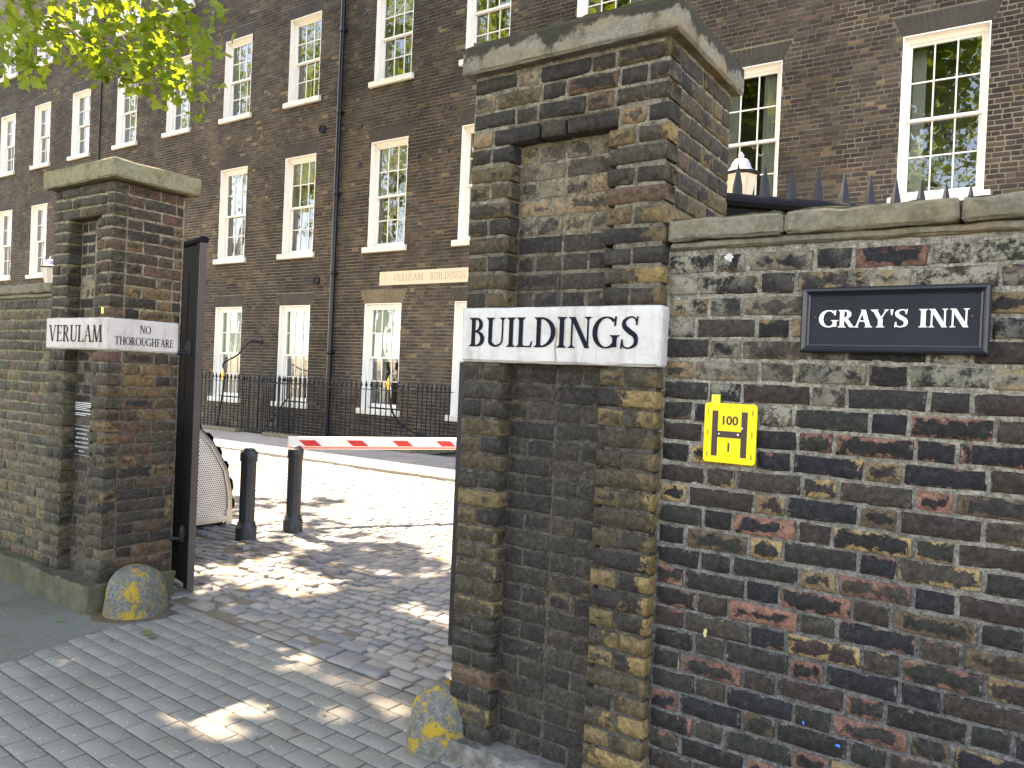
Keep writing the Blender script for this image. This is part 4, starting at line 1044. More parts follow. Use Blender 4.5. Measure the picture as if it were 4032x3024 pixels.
bollard((-5.95, 5.08), 'black fluted bollard in front of the barrier tip')

# ------------------------------------------------------------------ cycle shelter with a perforated end
HX = -6.60
CS = empty('cycle_shelter', (-7.4, 4.2, 0), 0, 'silver perforated quarter-round cycle shelter with a ribbed black shell', 'cycle shelter')
curve = [(3.35, 1.36), (3.6, 1.345), (3.85, 1.29), (4.1, 1.205), (4.347, 1.057), (4.475, 0.963), (4.608, 0.838), (4.704, 0.69), (4.785, 0.554), (4.837, 0.331), (4.848, 0.15)]
def curve_top(y_):
    for a, b in zip(curve[:-1], curve[1:]):
        if a[0] <= y_ <= b[0]: return a[1] + (b[1] - a[1]) * (y_ - a[0]) / (b[0] - a[0])
    return curve[-1][1] if y_ > curve[-1][0] else curve[0][1]
pm = MB(); pitch = 0.0235; rr = 0.0076
jy = 0; vs, fs = [], []
for j in range(60):
    z = 0.07 + j * pitch * 0.866
    for i in range(64):
        y_ = 3.36 + (i + 0.5 * (j % 2)) * pitch
        if y_ > 4.835 or z > curve_top(y_) - 0.012: continue
        b = len(vs)
        for k in range(6):
            a = math.radians(30 + 60 * k); vs.append((HX, y_ + pitch / math.sqrt(3) * math.cos(a), z + pitch / math.sqrt(3) * math.sin(a)))
        for k in range(6):
            a = math.radians(30 + 60 * k); vs.append((HX, y_ + rr * math.cos(a), z + rr * math.sin(a)))
        for k in range(6): fs.append((b + k, b + (k + 1) % 6, b + 6 + (k + 1) % 6, b + 6 + k))
obj('perforated_panel', np_mesh('perforated_panel', np.array(vs), np.array(fs), M_STEEL), CS)
fr = MB()
inner = []
for i, p in enumerate(curve):
    a, b = curve[max(i - 1, 0)], curve[min(i + 1, len(curve) - 1)]
    tx, tz = b[0] - a[0], b[1] - a[1]; l = math.hypot(tx, tz); inner.append((p[0] + tz / l * 0.05, p[1] - tx / l * 0.05))
vs = [(HX + 0.012, *p) for p in curve] + [(HX + 0.012, *p) for p in inner]; n = len(curve)
vs += [(HX - 0.03, *p) for p in curve]
fr.add(vs, [(i, i + 1, n + i + 1, n + i) for i in range(n - 1)] + [(i, 2 * n + i, 2 * n + i + 1, i + 1) for i in range(n - 1)], True)
fr.build('curved_trim', M_STEELF, CS)
MB().box(HX - 0.01, 3.35, 0.045, HX + 0.014, 4.80, 0.10).build('bottom_trim', M_STEELF, CS, 0.002)
MB().box(HX - 0.02, 4.78, -0.02, HX + 0.015, 4.85, 0.16).build('foot', M_STEELF, CS, 0.003)
MB().box(HX - 0.05, 4.73, -0.02, HX - 0.022, 4.775, 0.06).build('foot', M_RUBBER, CS, 0.003)
for (y_, z) in ((4.30, 1.065), (4.585, 0.80), (4.745, 0.52), (4.815, 0.28), (4.70, 0.075), (4.33, 0.07)):
    MB().lathe([(0.011, 0), (0.011, 0.004), (0.005, 0.007)], 12).build('bolt', M_STEEL, CS, loc=(HX + 0.013, y_, z), rot=(0, math.pi / 2, 0))
sh = MB()
pts = []
for a, b in zip(curve[:-1], curve[1:]):
    for k in range(6): pts.append((a[0] + (b[0] - a[0]) * k / 6, a[1] + (b[1] - a[1]) * k / 6))
pts.append(curve[-1])
out = []
for i, p in enumerate(pts):
    a, b = pts[max(i - 1, 0)], pts[min(i + 1, len(pts) - 1)]
    tx, tz = b[0] - a[0], b[1] - a[1]; l = math.hypot(tx, tz) or 1
    o = 0.020 + (0.026 if (i // 3) % 2 else 0.0); out.append((p[0] - tz / l * o, p[1] + tx / l * o))
n = len(out)
sh.add([(HX - 0.012, *p) for p in out] + [(HX - 1.9, *p) for p in out], [(i, i + 1, n + i + 1, n + i) for i in range(n - 1)])
sh.build('ribbed_shell', M_RUBBER, CS)
MB().prism([(3.36, 0.06)] + [(a - 0.02, b - 0.02) for a, b in curve], 'x', HX - 0.045, HX - 0.04).build('hole_shade_sheet', M_RUBBER, CS)  # added black sheet, standing in for the shade seen through the holes
MB().box(HX - 1.9, 3.36, 0.06, HX - 0.05, 4.80, 0.075).build('floor_tray', M_RUBBER, CS)
MB().prism([(3.35, 0.06)] + curve, 'x', HX - 1.92, HX - 1.9).build('far_end', M_RUBBER, CS)
MB().box(HX - 1.9, 3.33, 0.0, HX - 0.01, 3.352, 1.36).build('back_wall', M_RUBBER, CS)

# ------------------------------------------------------------------ barrier arm
BT = Vector((-6.40, 5.36, 0)); BD = Vector((1.01, 1.57, 0)).normalized(); BA = math.atan2(BD.y, BD.x)
BL = 3.7
BR_ = empty('barrier_arm', tuple(BT + BD * (BL + 0.2)), 0, 'white barrier arm with red slanted stripes across the courtyard', 'barrier')
def bplace(mb, name, mat, bevel=0.0):
    me = mb.mesh(name, mat); o = obj(name, me, BR_, tuple(BT), (0, 0, BA))
    if bevel: b = o.modifiers.new('bevel', 'BEVEL'); b.width = bevel; b.segments = 2; b.limit_method = 'ANGLE'
    return o
bplace(MB().box(0, -0.025, 0.775, BL, 0.025, 0.882), 'boom', M_BARW, 0.006)
bplace(MB().box(0.0, -0.028, 0.760, BL, 0.022, 0.774), 'light_strip', M_LED, 0.003)
bplace(MB().box(0.0, -0.02, 0.750, BL, 0.02, 0.759), 'lower_edge', M_BARW)
for k in range(7):
    a = 0.10 + k * 0.50
    bplace(MB().add([(a + 0.075, -0.0262, 0.786), (a + 0.245, -0.0262, 0.786), (a + 0.17, -0.0262, 0.848), (a, -0.0262, 0.848)], [(0, 1, 2, 3)]), 'red_stripe', M_RED)
rb = Matrix(((BD.x, 0, BD.y), (BD.y, 0, -BD.x), (0, 1, 0)))
pz = BT + BD * 1.80 + Vector((BD.y, -BD.x, 0)) * 0.0265
sans(BR_, 'm', (pz.x, pz.y, 0.803), rb, 0.06, plain('blue_print', (0.22, 0.38, 0.62), 0.5), 'letter', 'LEFT', 1.1)
pz2 = BT + BD * 1.87 + Vector((BD.y, -BD.x, 0)) * 0.0265
sans(BR_, 'AGNETIC', (pz2.x, pz2.y, 0.803), rb, 0.042, plain('grey_print', (0.22, 0.22, 0.23), 0.5), 'letter', 'LEFT', 1.0)
bplace(MB().box(BL, -0.16, 0.0, BL + 0.36, 0.16, 1.05), 'cabinet', M_BARW, 0.02)
bplace(MB().box(BL - 0.02, -0.05, 0.74, BL + 0.05, 0.05, 0.88), 'arm_socket', M_IRON, 0.008)

# ------------------------------------------------------------------ lamp posts
def lamp_post(x, y_, zr, label, s=1.0, glass=None):
    t = empty('lamp_post', (x, y_, 0), 0, label, 'lamp', 'lamp posts along the courtyard kerb')
    L = (x, y_, 0)
    MB().lathe([(0.14, 0.0), (0.14, 0.35), (0.10, 0.40), (0.075, 0.55), (0.055, 0.6), (0.042, zr - 0.55), (0.06, zr - 0.5), (0.05, zr - 0.46), (0.05, zr - 0.4)], 20).build('post', M_IRON, t, loc=L)
    MB().lathe([(0.115 * s, zr - 0.40 * s), (0.20 * s, zr - 0.01)], 8, smooth=False).build('glass_body', glass or M_COPPER, t, loc=L)
    for k in range(8):
        a = 2 * math.pi * k / 8
        MB().tube([(x + 0.117 * s * math.cos(a), y_ + 0.117 * s * math.sin(a), zr - 0.40 * s), (x + 0.203 * s * math.cos(a), y_ + 0.203 * s * math.sin(a), zr)], 0.007, 6).build('glazing_bar', M_LILAC, t)
    MB().lathe([(0.20 * s, zr - 0.015), (0.228 * s, zr - 0.005), (0.228 * s, zr + 0.02), (0.20 * s, zr + 0.035)], 24).build('rim', M_IRON, t, loc=L)
    MB().lathe([(0.20 * s, zr + 0.03), (0.16 * s, zr + 0.05), (0.125 * s, zr + 0.09), (0.105 * s, zr + 0.15), (0.075 * s, zr + 0.19), (0.03 * s, zr + 0.205)], 24).build('hood', M_LILAC, t, loc=L)
    MB().lathe([(0.02, zr + 0.2), (0.035, zr + 0.225), (0.032, zr + 0.255), (0.012, zr + 0.275), (0.006, zr + 0.29)], 14).build('finial', M_LILAC, t, loc=L)
lamp_post(-3.08, 9.42, 4.215, 'lamp post with hooded amber lantern glinting beside the tall pillar')
lamp_post(-20.45, 9.45, 3.85, 'lamp post lantern just left of the VERULAM pillar', 1.0, M_SHUT)

# ------------------------------------------------------------------ area railings
RYL = 11.32
AR = empty('area_railing', (-14.0, RYL, 0.05), 0, 'black spear-headed iron railing along the basement area of the building', 'railing')
def spear_bar(h):
    mb = MB().tube([(0, 0, 0), (0, 0, h - 0.17)], 0.0125, 6)
    mb.lathe([(0.011, h - 0.175), (0.017, h - 0.165), (0.011, h - 0.15), (0.031, h - 0.105), (0.026, h - 0.085), (0.002, h)], 6, smooth=False)
    return mb.mesh('railing_bar', M_IRON)
bar_me = spear_bar(1.30)
px_ = -17.6
bars = []
while px_ < -9.95: bars.append((px_, RYL)); px_ += 0.142
for k in range(1, 9): bars.append((-9.95, RYL + k * 0.142))
for k in range(1, 9): bars.append((-15.32, RYL + k * 0.142)); bars.append((-14.22, RYL + k * 0.142))
for (bx_, by_) in bars: obj('railing_bar', bar_me, AR, (bx_, by_, 0.12))
for a, b in (((-17.7, RYL), (-15.32, RYL)), ((-15.32, RYL), (-14.22, RYL)), ((-14.22, RYL), (-9.93, RYL)), ((-9.95, RYL + 0.02), (-9.95, 12.58)), ((-15.32, RYL + 0.02), (-15.32, 12.58)), ((-14.22, RYL + 0.02), (-14.22, 12.58))):
    mb = MB()
    if a[1] == b[1]: mb.box(a[0], RYL - 0.02, 1.225, b[0] - 0.002, RYL + 0.018, 1.24)
    else: mb.box(a[0] - 0.019, a[1], 1.226, a[0] + 0.019, b[1], 1.241)
    mb.build('top_rail', M_IRON, AR)
for a, b in ((-36, -15.25), (-14.3, -9.85)):
    x = b
    while x > a and x > -21:
        w = random.uniform(0.9, 1.15)
        MB().box(max(a, x - w) + 0.004, RYL - 0.11, 0.0, x - 0.004, RYL + 0.14, 0.125).build('plinth_stone', M_COPING, AR, 0.012); x -= w
MB().box(-9.98, RYL + 0.145, 0.0, -9.84, 12.59, 0.125).build('plinth_stone', M_COPING, AR, 0.012)
MB().box(-15.24, RYL - 0.05, 0.0, -14.31, RYL + 0.1, 0.055).build('threshold', M_YORK, AR, 0.008)
hand = MB().tube([(-14.35, 12.0, 0.95), (-15.9, 12.0, -0.55)], 0.02, 8).tube([(-14.35, 12.0, 0.95), (-14.35, 12.0, 0.0)], 0.02, 8)
hand.build('stair_handrail', M_IRON, AR)
for k in range(9): MB().box(-14.4 - (k + 1) * 0.2, 11.5, -0.1 - (k + 1) * 0.2, -14.4 - k * 0.2, 12.45, -0.1 - k * 0.2).build('stair_tread', M_YORK, AR, 0.01)
def urn(x, y_, z, par):
    MB().lathe([(0.018, z), (0.03, z + 0.01), (0.022, z + 0.03), (0.04, z + 0.09), (0.052, z + 0.14), (0.05, z + 0.165), (0.026, z + 0.185), (0.03, z + 0.2), (0.016, z + 0.235), (0.006, z + 0.275), (0.002, z + 0.295)], 16).build('gilt_urn', M_GOLD, par, loc=(x, y_, 0))
def spline(pts, n=8):
    Q = []
    m = len(pts)
    for i in range(m - 1):
        p0, p1, p2, p3 = [Vector(pts[k]) for k in (max(i - 1, 0), i, i + 1, min(i + 2, m - 1))]
        for k in range(n):
            t = k / n
            Q.append(0.5 * (2 * p1 + (p2 - p0) * t + (2 * p0 - 5 * p1 + 4 * p2 - p3) * t * t + (3 * p1 - p0 - 3 * p2 + p3) * t ** 3))
    Q.append(Vector(pts[-1]))
    return Q
S1 = empty('iron_stay', (-15.9, RYL, 0.1), 0, 'curved iron stay with gilt urn fixed to the wall, left of the railing', 'iron stay', 'iron stays with gilt urns')
MB().tube(spline([(-16.22, 12.58, 2.23), (-16.30, 12.35, 2.22), (-16.33, 12.2, 2.10), (-16.38, 12.05, 1.88), (-16.5, 11.85, 1.72), (-16.35, 11.6, 1.6), (-16.0, 11.42, 1.40), (-15.93, 11.36, 1.2), (-16.05, 11.38, 0.7), (-16.22, 11.4, 0.12)]), 0.021, 8).build('stay', M_IRON, S1)
MB().lathe([(0.07, 0.0), (0.07, 0.02), (0.03, 0.03)], 16).build('wall_rose', M_IRON, S1, loc=(-16.22, 12.6, 2.23), rot=(math.pi / 2, 0, 0))
urn(-15.92, RYL, 1.235, S1)
S2 = empty('iron_stay', (-10.6, RYL, 0.1), 0, 'curved iron stay with gilt urn in front of the window below the stone plaque', 'iron stay', 'iron stays with gilt urns')
MB().tube(spline([(-10.60, RYL + 0.03, 1.24), (-10.58, 11.4, 0.9), (-10.50, 11.55, 0.6), (-10.30, 11.8, 0.40), (-10.15, 12.1, 0.30), (-10.1, 12.4, 0.1), (-10.1, 12.55, -0.1)]), 0.021, 8).build('stay', M_IRON, S2)
urn(-10.6, RYL, 1.24, S2)

# ------------------------------------------------------------------ the brick terrace behind
YF = 12.6
BLD = empty('terrace_building', (-15, YF, 0), 0, 'long dark brick terrace with white sash windows behind the gate', 'building')
WW = 1.11
COLS = [-31.28, -28.74, -26.18, -23.48, -20.81, -18.16, -15.56, -12.62, -10.02, -7.38, -4.63, -1.775]
wins = []
for x in (-18.16, -15.56, -12.62, -10.02): wins.append((x, 0.755, 2.375, 1))
for x in (-31.28, -28.74, -18.16, -15.56, -12.62, -10.02, -4.63, -1.775): wins.append((x, 4.40 if x < -5 else 4.50, 2.385, 2))
for x in COLS[:10]: wins.append((x, 8.145, 2.06, 3))
for x in COLS[:5]: wins.append((x, 11.60, 1.62, 4))
BX0, BX1, BZ0, BZ1 = -36.0, 8.0, -2.55, 16.0
ARCH_H = 0.29
def in_open(x, z): return any(w[0] < x < w[0] + WW and w[1] < z < w[1] + w[2] for w in wins)
xs = sorted({BX0, BX1} | {w[0] for w in wins} | {w[0] + WW for w in wins})
zs = sorted({BZ0, -0.22, BZ1} | {w[1] for w in wins} | {w[1] + w[2] for w in wins})
wall, base = MB(), MB()
for i in range(len(xs) - 1):
    for j in range(len(zs) - 1):
        if in_open((xs[i] + xs[i + 1]) / 2, (zs[j] + zs[j + 1]) / 2): continue
        (base if zs[j + 1] <= -0.2 else wall).quad((xs[i], YF, zs[j]), (xs[i + 1], YF, zs[j]), (xs[i + 1], YF, zs[j + 1]), (xs[i], YF, zs[j + 1]))
wall.build('mortar_face', M_FMORTAR, BLD)
base.build('basement_wall', M_STUCCO, BLD)
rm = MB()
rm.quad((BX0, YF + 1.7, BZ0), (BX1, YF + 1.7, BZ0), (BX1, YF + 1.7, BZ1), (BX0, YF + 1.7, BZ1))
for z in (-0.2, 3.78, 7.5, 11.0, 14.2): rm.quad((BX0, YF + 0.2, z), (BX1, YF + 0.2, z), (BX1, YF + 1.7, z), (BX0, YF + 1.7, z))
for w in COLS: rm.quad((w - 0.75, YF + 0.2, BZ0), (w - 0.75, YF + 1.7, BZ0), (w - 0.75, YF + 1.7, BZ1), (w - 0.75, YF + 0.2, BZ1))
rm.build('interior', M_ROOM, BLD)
MB().box(BX0, YF + 0.01, BZ1 - 0.02, BX1, YF + 9.0, BZ1 + 0.12).box(BX0, YF + 8.9, BZ0, BX1, YF + 9.0, BZ1 - 0.03).box(BX0 - 0.1, YF + 0.01, BZ0, BX0 - 0.002, YF + 8.9, BZ1 - 0.03).box(BX1 + 0.002, YF + 0.01, BZ0, BX1 + 0.1, YF + 8.9, BZ1 - 0.03).build('roof', M_FMORTAR, BLD)

def proj_np(P):
    v = P - np.array(CAM); z = v @ np.array(FWD); z = np.where(z < 0.05, 0.05, z)
    return CXP + FPX * (v @ np.array(RGT)) / z, CYP - FPX * (v @ np.array(UPV)) / z, v @ np.array(FWD)
# brick courses
rd = random.Random(5)
BR = []
z = -0.16; r = 0
PLQ = (-12.18, 3.52, -9.40, 3.83)
while z < 12.9:
    blocks = []
    for w in wins:
        if w[1] - 0.115 < z + 0.03 < w[1] + w[2]: blocks.append((w[0] - (0.09 if z + 0.03 < w[1] else 0.0), w[0] + WW + (0.09 if z + 0.03 < w[1] else 0.0)))
        t = (z + 0.035 - w[1] - w[2]) / ARCH_H
        if 0 <= t < 1: blocks.append((w[0] - 0.02 - 0.13 * t, w[0] + WW + 0.02 + 0.13 * t))
    if PLQ[1] < z + 0.035 < PLQ[3]: blocks.append((PLQ[0], PLQ[2]))
    x = -34.0 + (0.056 if r % 2 else 0.0) + rd.uniform(-0.02, 0.02); k = r % 2
    while x < 1.2:
        w = (0.226 if (k % 2 == 0) else 0.112) * rd.uniform(0.94, 1.06); k += 1
        a, b = x + 0.006, x + w - 0.006; x += w
        for (p, q) in blocks:
            if a < q and b > p:
                if a >= p and b <= q: a = b = 0; break
                if a < p: b = p - 0.004
                else: a = q + 0.004
        if b - a > 0.025: BR.append((a, b, z + rd.uniform(-0.002, 0.002), z + 0.0605 + rd.uniform(-0.003, 0.003), rd.uniform(0.001, 0.007)))
    z += 0.0752; r += 1
BR = np.array(BR)
u, v, dep = proj_np(np.stack([(BR[:, 0] + BR[:, 1]) / 2, np.full(len(BR), YF), (BR[:, 2] + BR[:, 3]) / 2], 1))
keep = (u > -500) & (u < 4500) & (v > -500) & (v < 3500)
BR, u, v, dep = BR[keep], u[keep], v[keep], dep[keep]
order = np.argsort(dep + np.where((v < 780) & (v > 0) & (u > 2900) & (u < 4032), 0, 100))
near, far = BR[order[:300]], BR[order[300:]]
for b in near:
    me = variants('facade_brick', 8, (0.05, 0.14, 0.16, 0.08, 0.02, 'y'), M_FBRICK)
    o = obj('brick', me, BLD, (b[0], YF - b[4] - 0.001, b[2]), None, (b[1] - b[0], 0.02, b[3] - b[2]))
N = len(far)
jz = RNG.uniform(-0.0015, 0.0015, (N, 4)); jy = RNG.uniform(-0.0015, 0.0015, (N, 4))
a, b, c0, c1, pr = far.T
V = np.zeros((N, 8, 3))
for k, (xx, zz) in enumerate(((a, c0), (b, c0), (b, c1), (a, c1))):
    V[:, k] = np.stack([xx, YF - pr - 0.001 + jy[:, k], zz + jz[:, k]], 1); V[:, 4 + k] = np.stack([xx, np.full(N, YF + 0.004), zz + jz[:, k]], 1)
FQ = np.array([(0, 1, 2, 3), (0, 4, 5, 1), (1, 5, 6, 2), (2, 6, 7, 3), (3, 7, 4, 0)])
F = (np.arange(N)[:, None, None] * 8 + FQ[None]).reshape(-1, 4)
tag(obj('bricks', np_mesh('bricks', V.reshape(-1, 3), F, M_FBRICK), BLD), kind='stuff')

# flat gauged arches
arch_mats = [plain('arch_grey', (0.050, 0.044, 0.038), 0.9, 0, 0.45, 18, 0.5, 0.2), plain('arch_buff', (0.135, 0.105, 0.068), 0.9, 0, 0.4, 18, 0.5, 0.2), plain('arch_dark', (0.050, 0.044, 0.040), 0.9, 0, 0.45, 18, 0.5, 0.2)]
for wi, (x, z, h, fl) in enumerate(wins):
    mb = MB(); n = 17; z0 = z + h; x0b, x1b, x0t, x1t = x - 0.02, x + WW + 0.02, x - 0.15, x + WW + 0.15
    for k in range(n):
        f0, f1 = (k + 0.06) / n, (k + 0.94) / n; p = 0.004 + rd.uniform(0, 0.004)
        q = [(x0b + (x1b - x0b) * f0, z0 + 0.004), (x0b + (x1b - x0b) * f1, z0 + 0.004), (x0t + (x1t - x0t) * f1, z0 + ARCH_H), (x0t + (x1t - x0t) * f0, z0 + ARCH_H)]
        mb.prism(q, 'y', YF - p, YF + 0.003)
    mt = arch_mats[1] if (fl == 1 and -13 < x < -12) else arch_mats[2] if fl == 3 else arch_mats[wi % 2 * 0]
    tag(mb.build('flat_arch', mt, BLD), kind='stuff')

# sash windows: lining and box frame, two sashes, twelve panes, sill
REV = 0.115
def win_meshes(H):
    lin = MB()
    lin.box(0.0, -0.002, 0.0, 0.016, REV + 0.16, H).box(WW - 0.016, -0.002, 0.0, WW, REV + 0.16, H).box(0.016, -0.0015, H - 0.016, WW - 0.016, REV + 0.16, H)
    bf = MB()
    f = 0.055
    bf.box(0.016, REV, 0.0, 0.016 + f, REV + 0.14, H - 0.016).box(WW - 0.016 - f, REV, 0.0, WW - 0.016, REV + 0.14, H - 0.016).box(0.016 + f, REV + 0.002, H - 0.016 - 0.07, WW - 0.016 - f, REV + 0.14, H - 0.016)
    X0, X1 = 0.016 + f, WW - 0.016 - f
    Z0, Z1 = 0.03, H - 0.086
    zm = (Z0 + Z1) / 2
    out = {'lining': lin.mesh('window', M_WHITE), 'frame': bf.mesh('box_frame', M_WHITE)}
    panes = []
    for which, (za, zb, yy, rb_, rt_) in (('upper', (zm - 0.02, Z1, REV + 0.03, 0.042, 0.045)), ('lower', (Z0, zm + 0.02, REV + 0.078, 0.085, 0.042))):
        s = MB(); st = 0.042; yb = yy + 0.04
        s.box(X0, yy, za, X0 + st, yb, zb).box(X1 - st, yy, za, X1, yb, zb).box(X0 + st, yy + 0.0005, za, X1 - st, yb, za + rb_).box(X0 + st, yy + 0.0005, zb - rt_, X1 - st, yb, zb)
        gx0, gx1, gz0, gz1 = X0 + st, X1 - st, za + rb_, zb - rt_
        gb = 0.010
        for k in (1, 2):
            xc = gx0 + (gx1 - gx0) * k / 3; s.box(xc - gb, yy + 0.006, gz0, xc + gb, yb - 0.004, gz1)
        zc = (gz0 + gz1) / 2
        for k in range(3):
            xa = gx0 + (gx1 - gx0) * k / 3 + (gb if k else 0); xb = gx0 + (gx1 - gx0) * (k + 1) / 3 - (gb if k < 2 else 0)
            s.box(xa, yy + 0.008, zc - gb, xb, yb - 0.004, zc + gb)
            for (pa, pb) in ((gz0, zc - gb), (zc + gb, gz1)): panes.append((xa, xb, pa, pb, yy + 0.022))
        out[which] = s.mesh('sash', M_WHITE)
    out['panes'] = panes
    p0 = panes[0]; pw, ph = (gx1 - gx0) / 3 - gb * 1.2, 0
    out['sill'] = MB().box(-0.115, -0.075, -0.125, WW + 0.085, REV + 0.03, 0.0).mesh('sill', M_SILL)
    out['shutter'] = MB().box(0.075, REV + 0.15, 0.02, 0.10, REV + 0.40, H - 0.06).box(0.10, REV + 0.38, 0.02, 0.27, REV + 0.40, H - 0.06).mesh('shutter', M_SHUT)
    out['shutter2'] = MB().box(WW - 0.10, REV + 0.15, 0.02, WW - 0.075, REV + 0.40, H - 0.06).mesh('shutter', M_SHUT)
    out['half'] = MB().box(0.09, REV + 0.145, H * 0.74, WW - 0.09, REV + 0.149, H - 0.06).mesh('blind', M_SHUT)
    out['curtain'] = MB().prism([(WW - 0.10 - 0.02 * k, REV + 0.155 + 0.025 * (k % 2)) for k in range(14)] + [(WW - 0.36, REV + 0.2), (WW - 0.10, REV + 0.2)], 'z', 0.03, H - 0.07).mesh('curtain', M_SHUT)
    out['blind'] = MB().box(0.09, REV + 0.145, H * 0.45, WW - 0.09, REV + 0.149, H - 0.06).mesh('blind', M_BLIND)
    return out
WM = {}
pane_me = MB().quad((-0.5, 0, -0.5), (0.5, 0, -0.5), (0.5, 0, 0.5), (-0.5, 0, 0.5)).mesh('pane', M_GLASS, recalc=False)
for (x, z, h, fl) in wins:
    if h not in WM: WM[h] = win_meshes(h)
    W = WM[h]; L = (x, YF, z)
    w = obj('window', W['lining'], BLD, L)
    obj('box_frame', W['frame'], w, L); obj('sash', W['upper'], w, L); obj('sash', W['lower'], w, L)
    s = obj('sill', W['sill'], w, L)
    if h in WM and not s.modifiers:
        b = s.modifiers.new('bevel', 'BEVEL'); b.width = 0.012; b.segments = 2; b.limit_method = 'ANGLE'
    obj('shutter', W['shutter'], w, L); obj('shutter', W['shutter2'], w, L)
    if fl == 1 and x < -12: obj('blind', W['blind'], w, L)
    if fl > 1 and rd.random() < 0.45: obj('blind', W['half'], w, L)
    if fl > 1 and rd.random() < 0.4: obj('curtain', W['curtain'], w, L)
    tilt = (rd.gauss(0, 0.012), rd.gauss(0, 0.012)), (rd.gauss(0, 0.012), rd.gauss(0, 0.012))
    for k, (xa, xb, za, zb, yy) in enumerate(W['panes']):
        t = tilt[k // 6]
        obj('pane', pane_me, w, (x + (xa + xb) / 2, YF + yy, z + (za + zb) / 2), (t[0] + rd.gauss(0, 0.007), 0, t[1] + rd.gauss(0, 0.007)), (xb - xa + 0.004, 1, zb - za + 0.004))

# stone name plaque, pipes, vents
pq = MB().box(PLQ[0] + 0.006, YF - 0.03, PLQ[1] + 0.004, PLQ[2], YF + 0.01, PLQ[3] - 0.004).build('stone_plaque', M_PLQ, BLD, 0.006)
put_text(pq, 'VERULAM', (-11.76, YF - 0.0306, 3.605), (1, 0, 0), (0, 0, 1), (0, -1, 0), 0.150, 0.87, M_TLET, 0.075, 0.045)
put_text(pq, 'BUILDINGS', (-10.70, YF - 0.0306, 3.605), (1, 0, 0), (0, 0, 1), (0, -1, 0), 0.150, 0.95, M_TLET, 0.075, 0.045)
for ch, dx, dz in (('T', 0.10, 0.205), ('I', 0.055, 0.115), ('D', 0.135, 0.115), ('L', 0.04, 0.025), ('G', 0.145, 0.025)):
    put_text(pq, ch, (-12.165 + dx, YF - 0.0306, 3.53 + dz), (1, 0, 0), (0, 0, 1), (0, -1, 0), 0.062, 0.045 if ch != 'I' else 0.02, M_TLET, 0.1, 0.05)
for (px_, zt, zb_, r_, nm) in ((-13.62, 13.5, -0.1, 0.058, 'drainpipe'), (-24.4, 13.5, 4.0, 0.022, 'cable_conduit')):
    dp = MB().tube([(px_, YF - 0.085 if r_ > 0.03 else YF - 0.03, zb_), (px_, YF - 0.085 if r_ > 0.03 else YF - 0.03, zt)], r_, 14).build(nm, M_PIPE, BLD)
    if r_ > 0.03:
        for zc in (2.0, 3.85, 5.7, 7.6, 9.5, 11.4): MB().lathe([(r_ + 0.002, zc - 0.05), (r_ + 0.014, zc - 0.045), (r_ + 0.014, zc + 0.045), (r_ + 0.002, zc + 0.05)], 14).box(-0.09, 0.0, zc - 0.02, 0.09, 0.083, zc + 0.02).build('pipe_collar', M_PIPE, dp, loc=(px_, YF - 0.085, 0))
for (vx, vz) in ((-14.25, 7.32), (-14.25, 3.71)):
    ve = MB().lathe([(0.105, 0), (0.105, 0.05), (0.085, 0.06), (0.08, 0.035), (0.01, 0.03)], 24).build('round_vent', M_IRON, BLD, loc=(vx, YF, vz), rot=(math.pi / 2, 0, 0))
    for k in range(5): MB().box(vx - 0.07 + 0.0, YF - 0.052, vz - 0.062 + k * 0.03, vx + 0.07, YF - 0.045, vz - 0.056 + k * 0.03).build('louvre', M_IRON, ve)
for (vx, vz) in ((-10.37, 7.22), (-11.20, 7.23), (-12.97, 7.22), (-12.96, 6.33), (-11.19, 6.32), (-10.35, 6.32), (-12.97, 9.78)):
    MB().lathe([(0.055, 0), (0.055, 0.012), (0.045, 0.016), (0.01, 0.016)], 18).build('pipe_vent', M_IRON, BLD, loc=(vx, YF, vz), rot=(math.pi / 2, 0, 0))

# ------------------------------------------------------------------ plane trees
OUT = []
_lob = [(0.0, 0.0), (0.10, 0.02), (0.34, -0.10), (0.30, 0.10), (0.50, 0.22), (0.34, 0.34), (0.33, 0.50), (0.17, 0.50), (0.0, 0.92)]
LEAF2 = np.array([(0, 0.38, 0)] + [(p[0], p[1], 0) for p in _lob] + [(-p[0], p[1], 0) for p in _lob[-2:0:-1]])
LEAF2[:, 2] = -0.22 * np.abs(LEAF2[:, 0]) ** 1.3 - 0.12 * (LEAF2[:, 1] - 0.4) ** 2
nL = len(LEAF2)
LEAFF = np.array([(0, i, i % (nL - 1) + 1) for i in range(1, nL)])
KITE = np.array([(0, 0, 0), (0.42, 0.4, -0.06), (0, 0.95, -0.05), (-0.42, 0.4, -0.06)])
def rot_frames(n, up=1.0, rng=RNG):
    nrm = rng.normal(size=(n, 3)); nrm[:, 2] += up; nrm /= np.linalg.norm(nrm, axis=1)[:, None]
    t = rng.normal(size=(n, 3)); t -= (t * nrm).sum(1)[:, None] * nrm; t /= np.linalg.norm(t, axis=1)[:, None]
    return t, np.cross(nrm, t), nrm
def leaf_mesh(name, pos, size, base, faces, mat, up=1.0):
    n = len(pos); t, b, nn = rot_frames(n, up)
    V = pos[:, None, :] + size[:, None, None] * (base[None, :, 0:1] * t[:, None, :] + base[None, :, 1:2] * b[:, None, :] + base[None, :, 2:3] * nn[:, None, :])
    F = (np.arange(n)[:, None, None] * len(base) + faces[None]).reshape(-1, faces.shape[1])
    return np_mesh(name, V.reshape(-1, 3), F, mat)
LAT = RNG.random((64, 64))
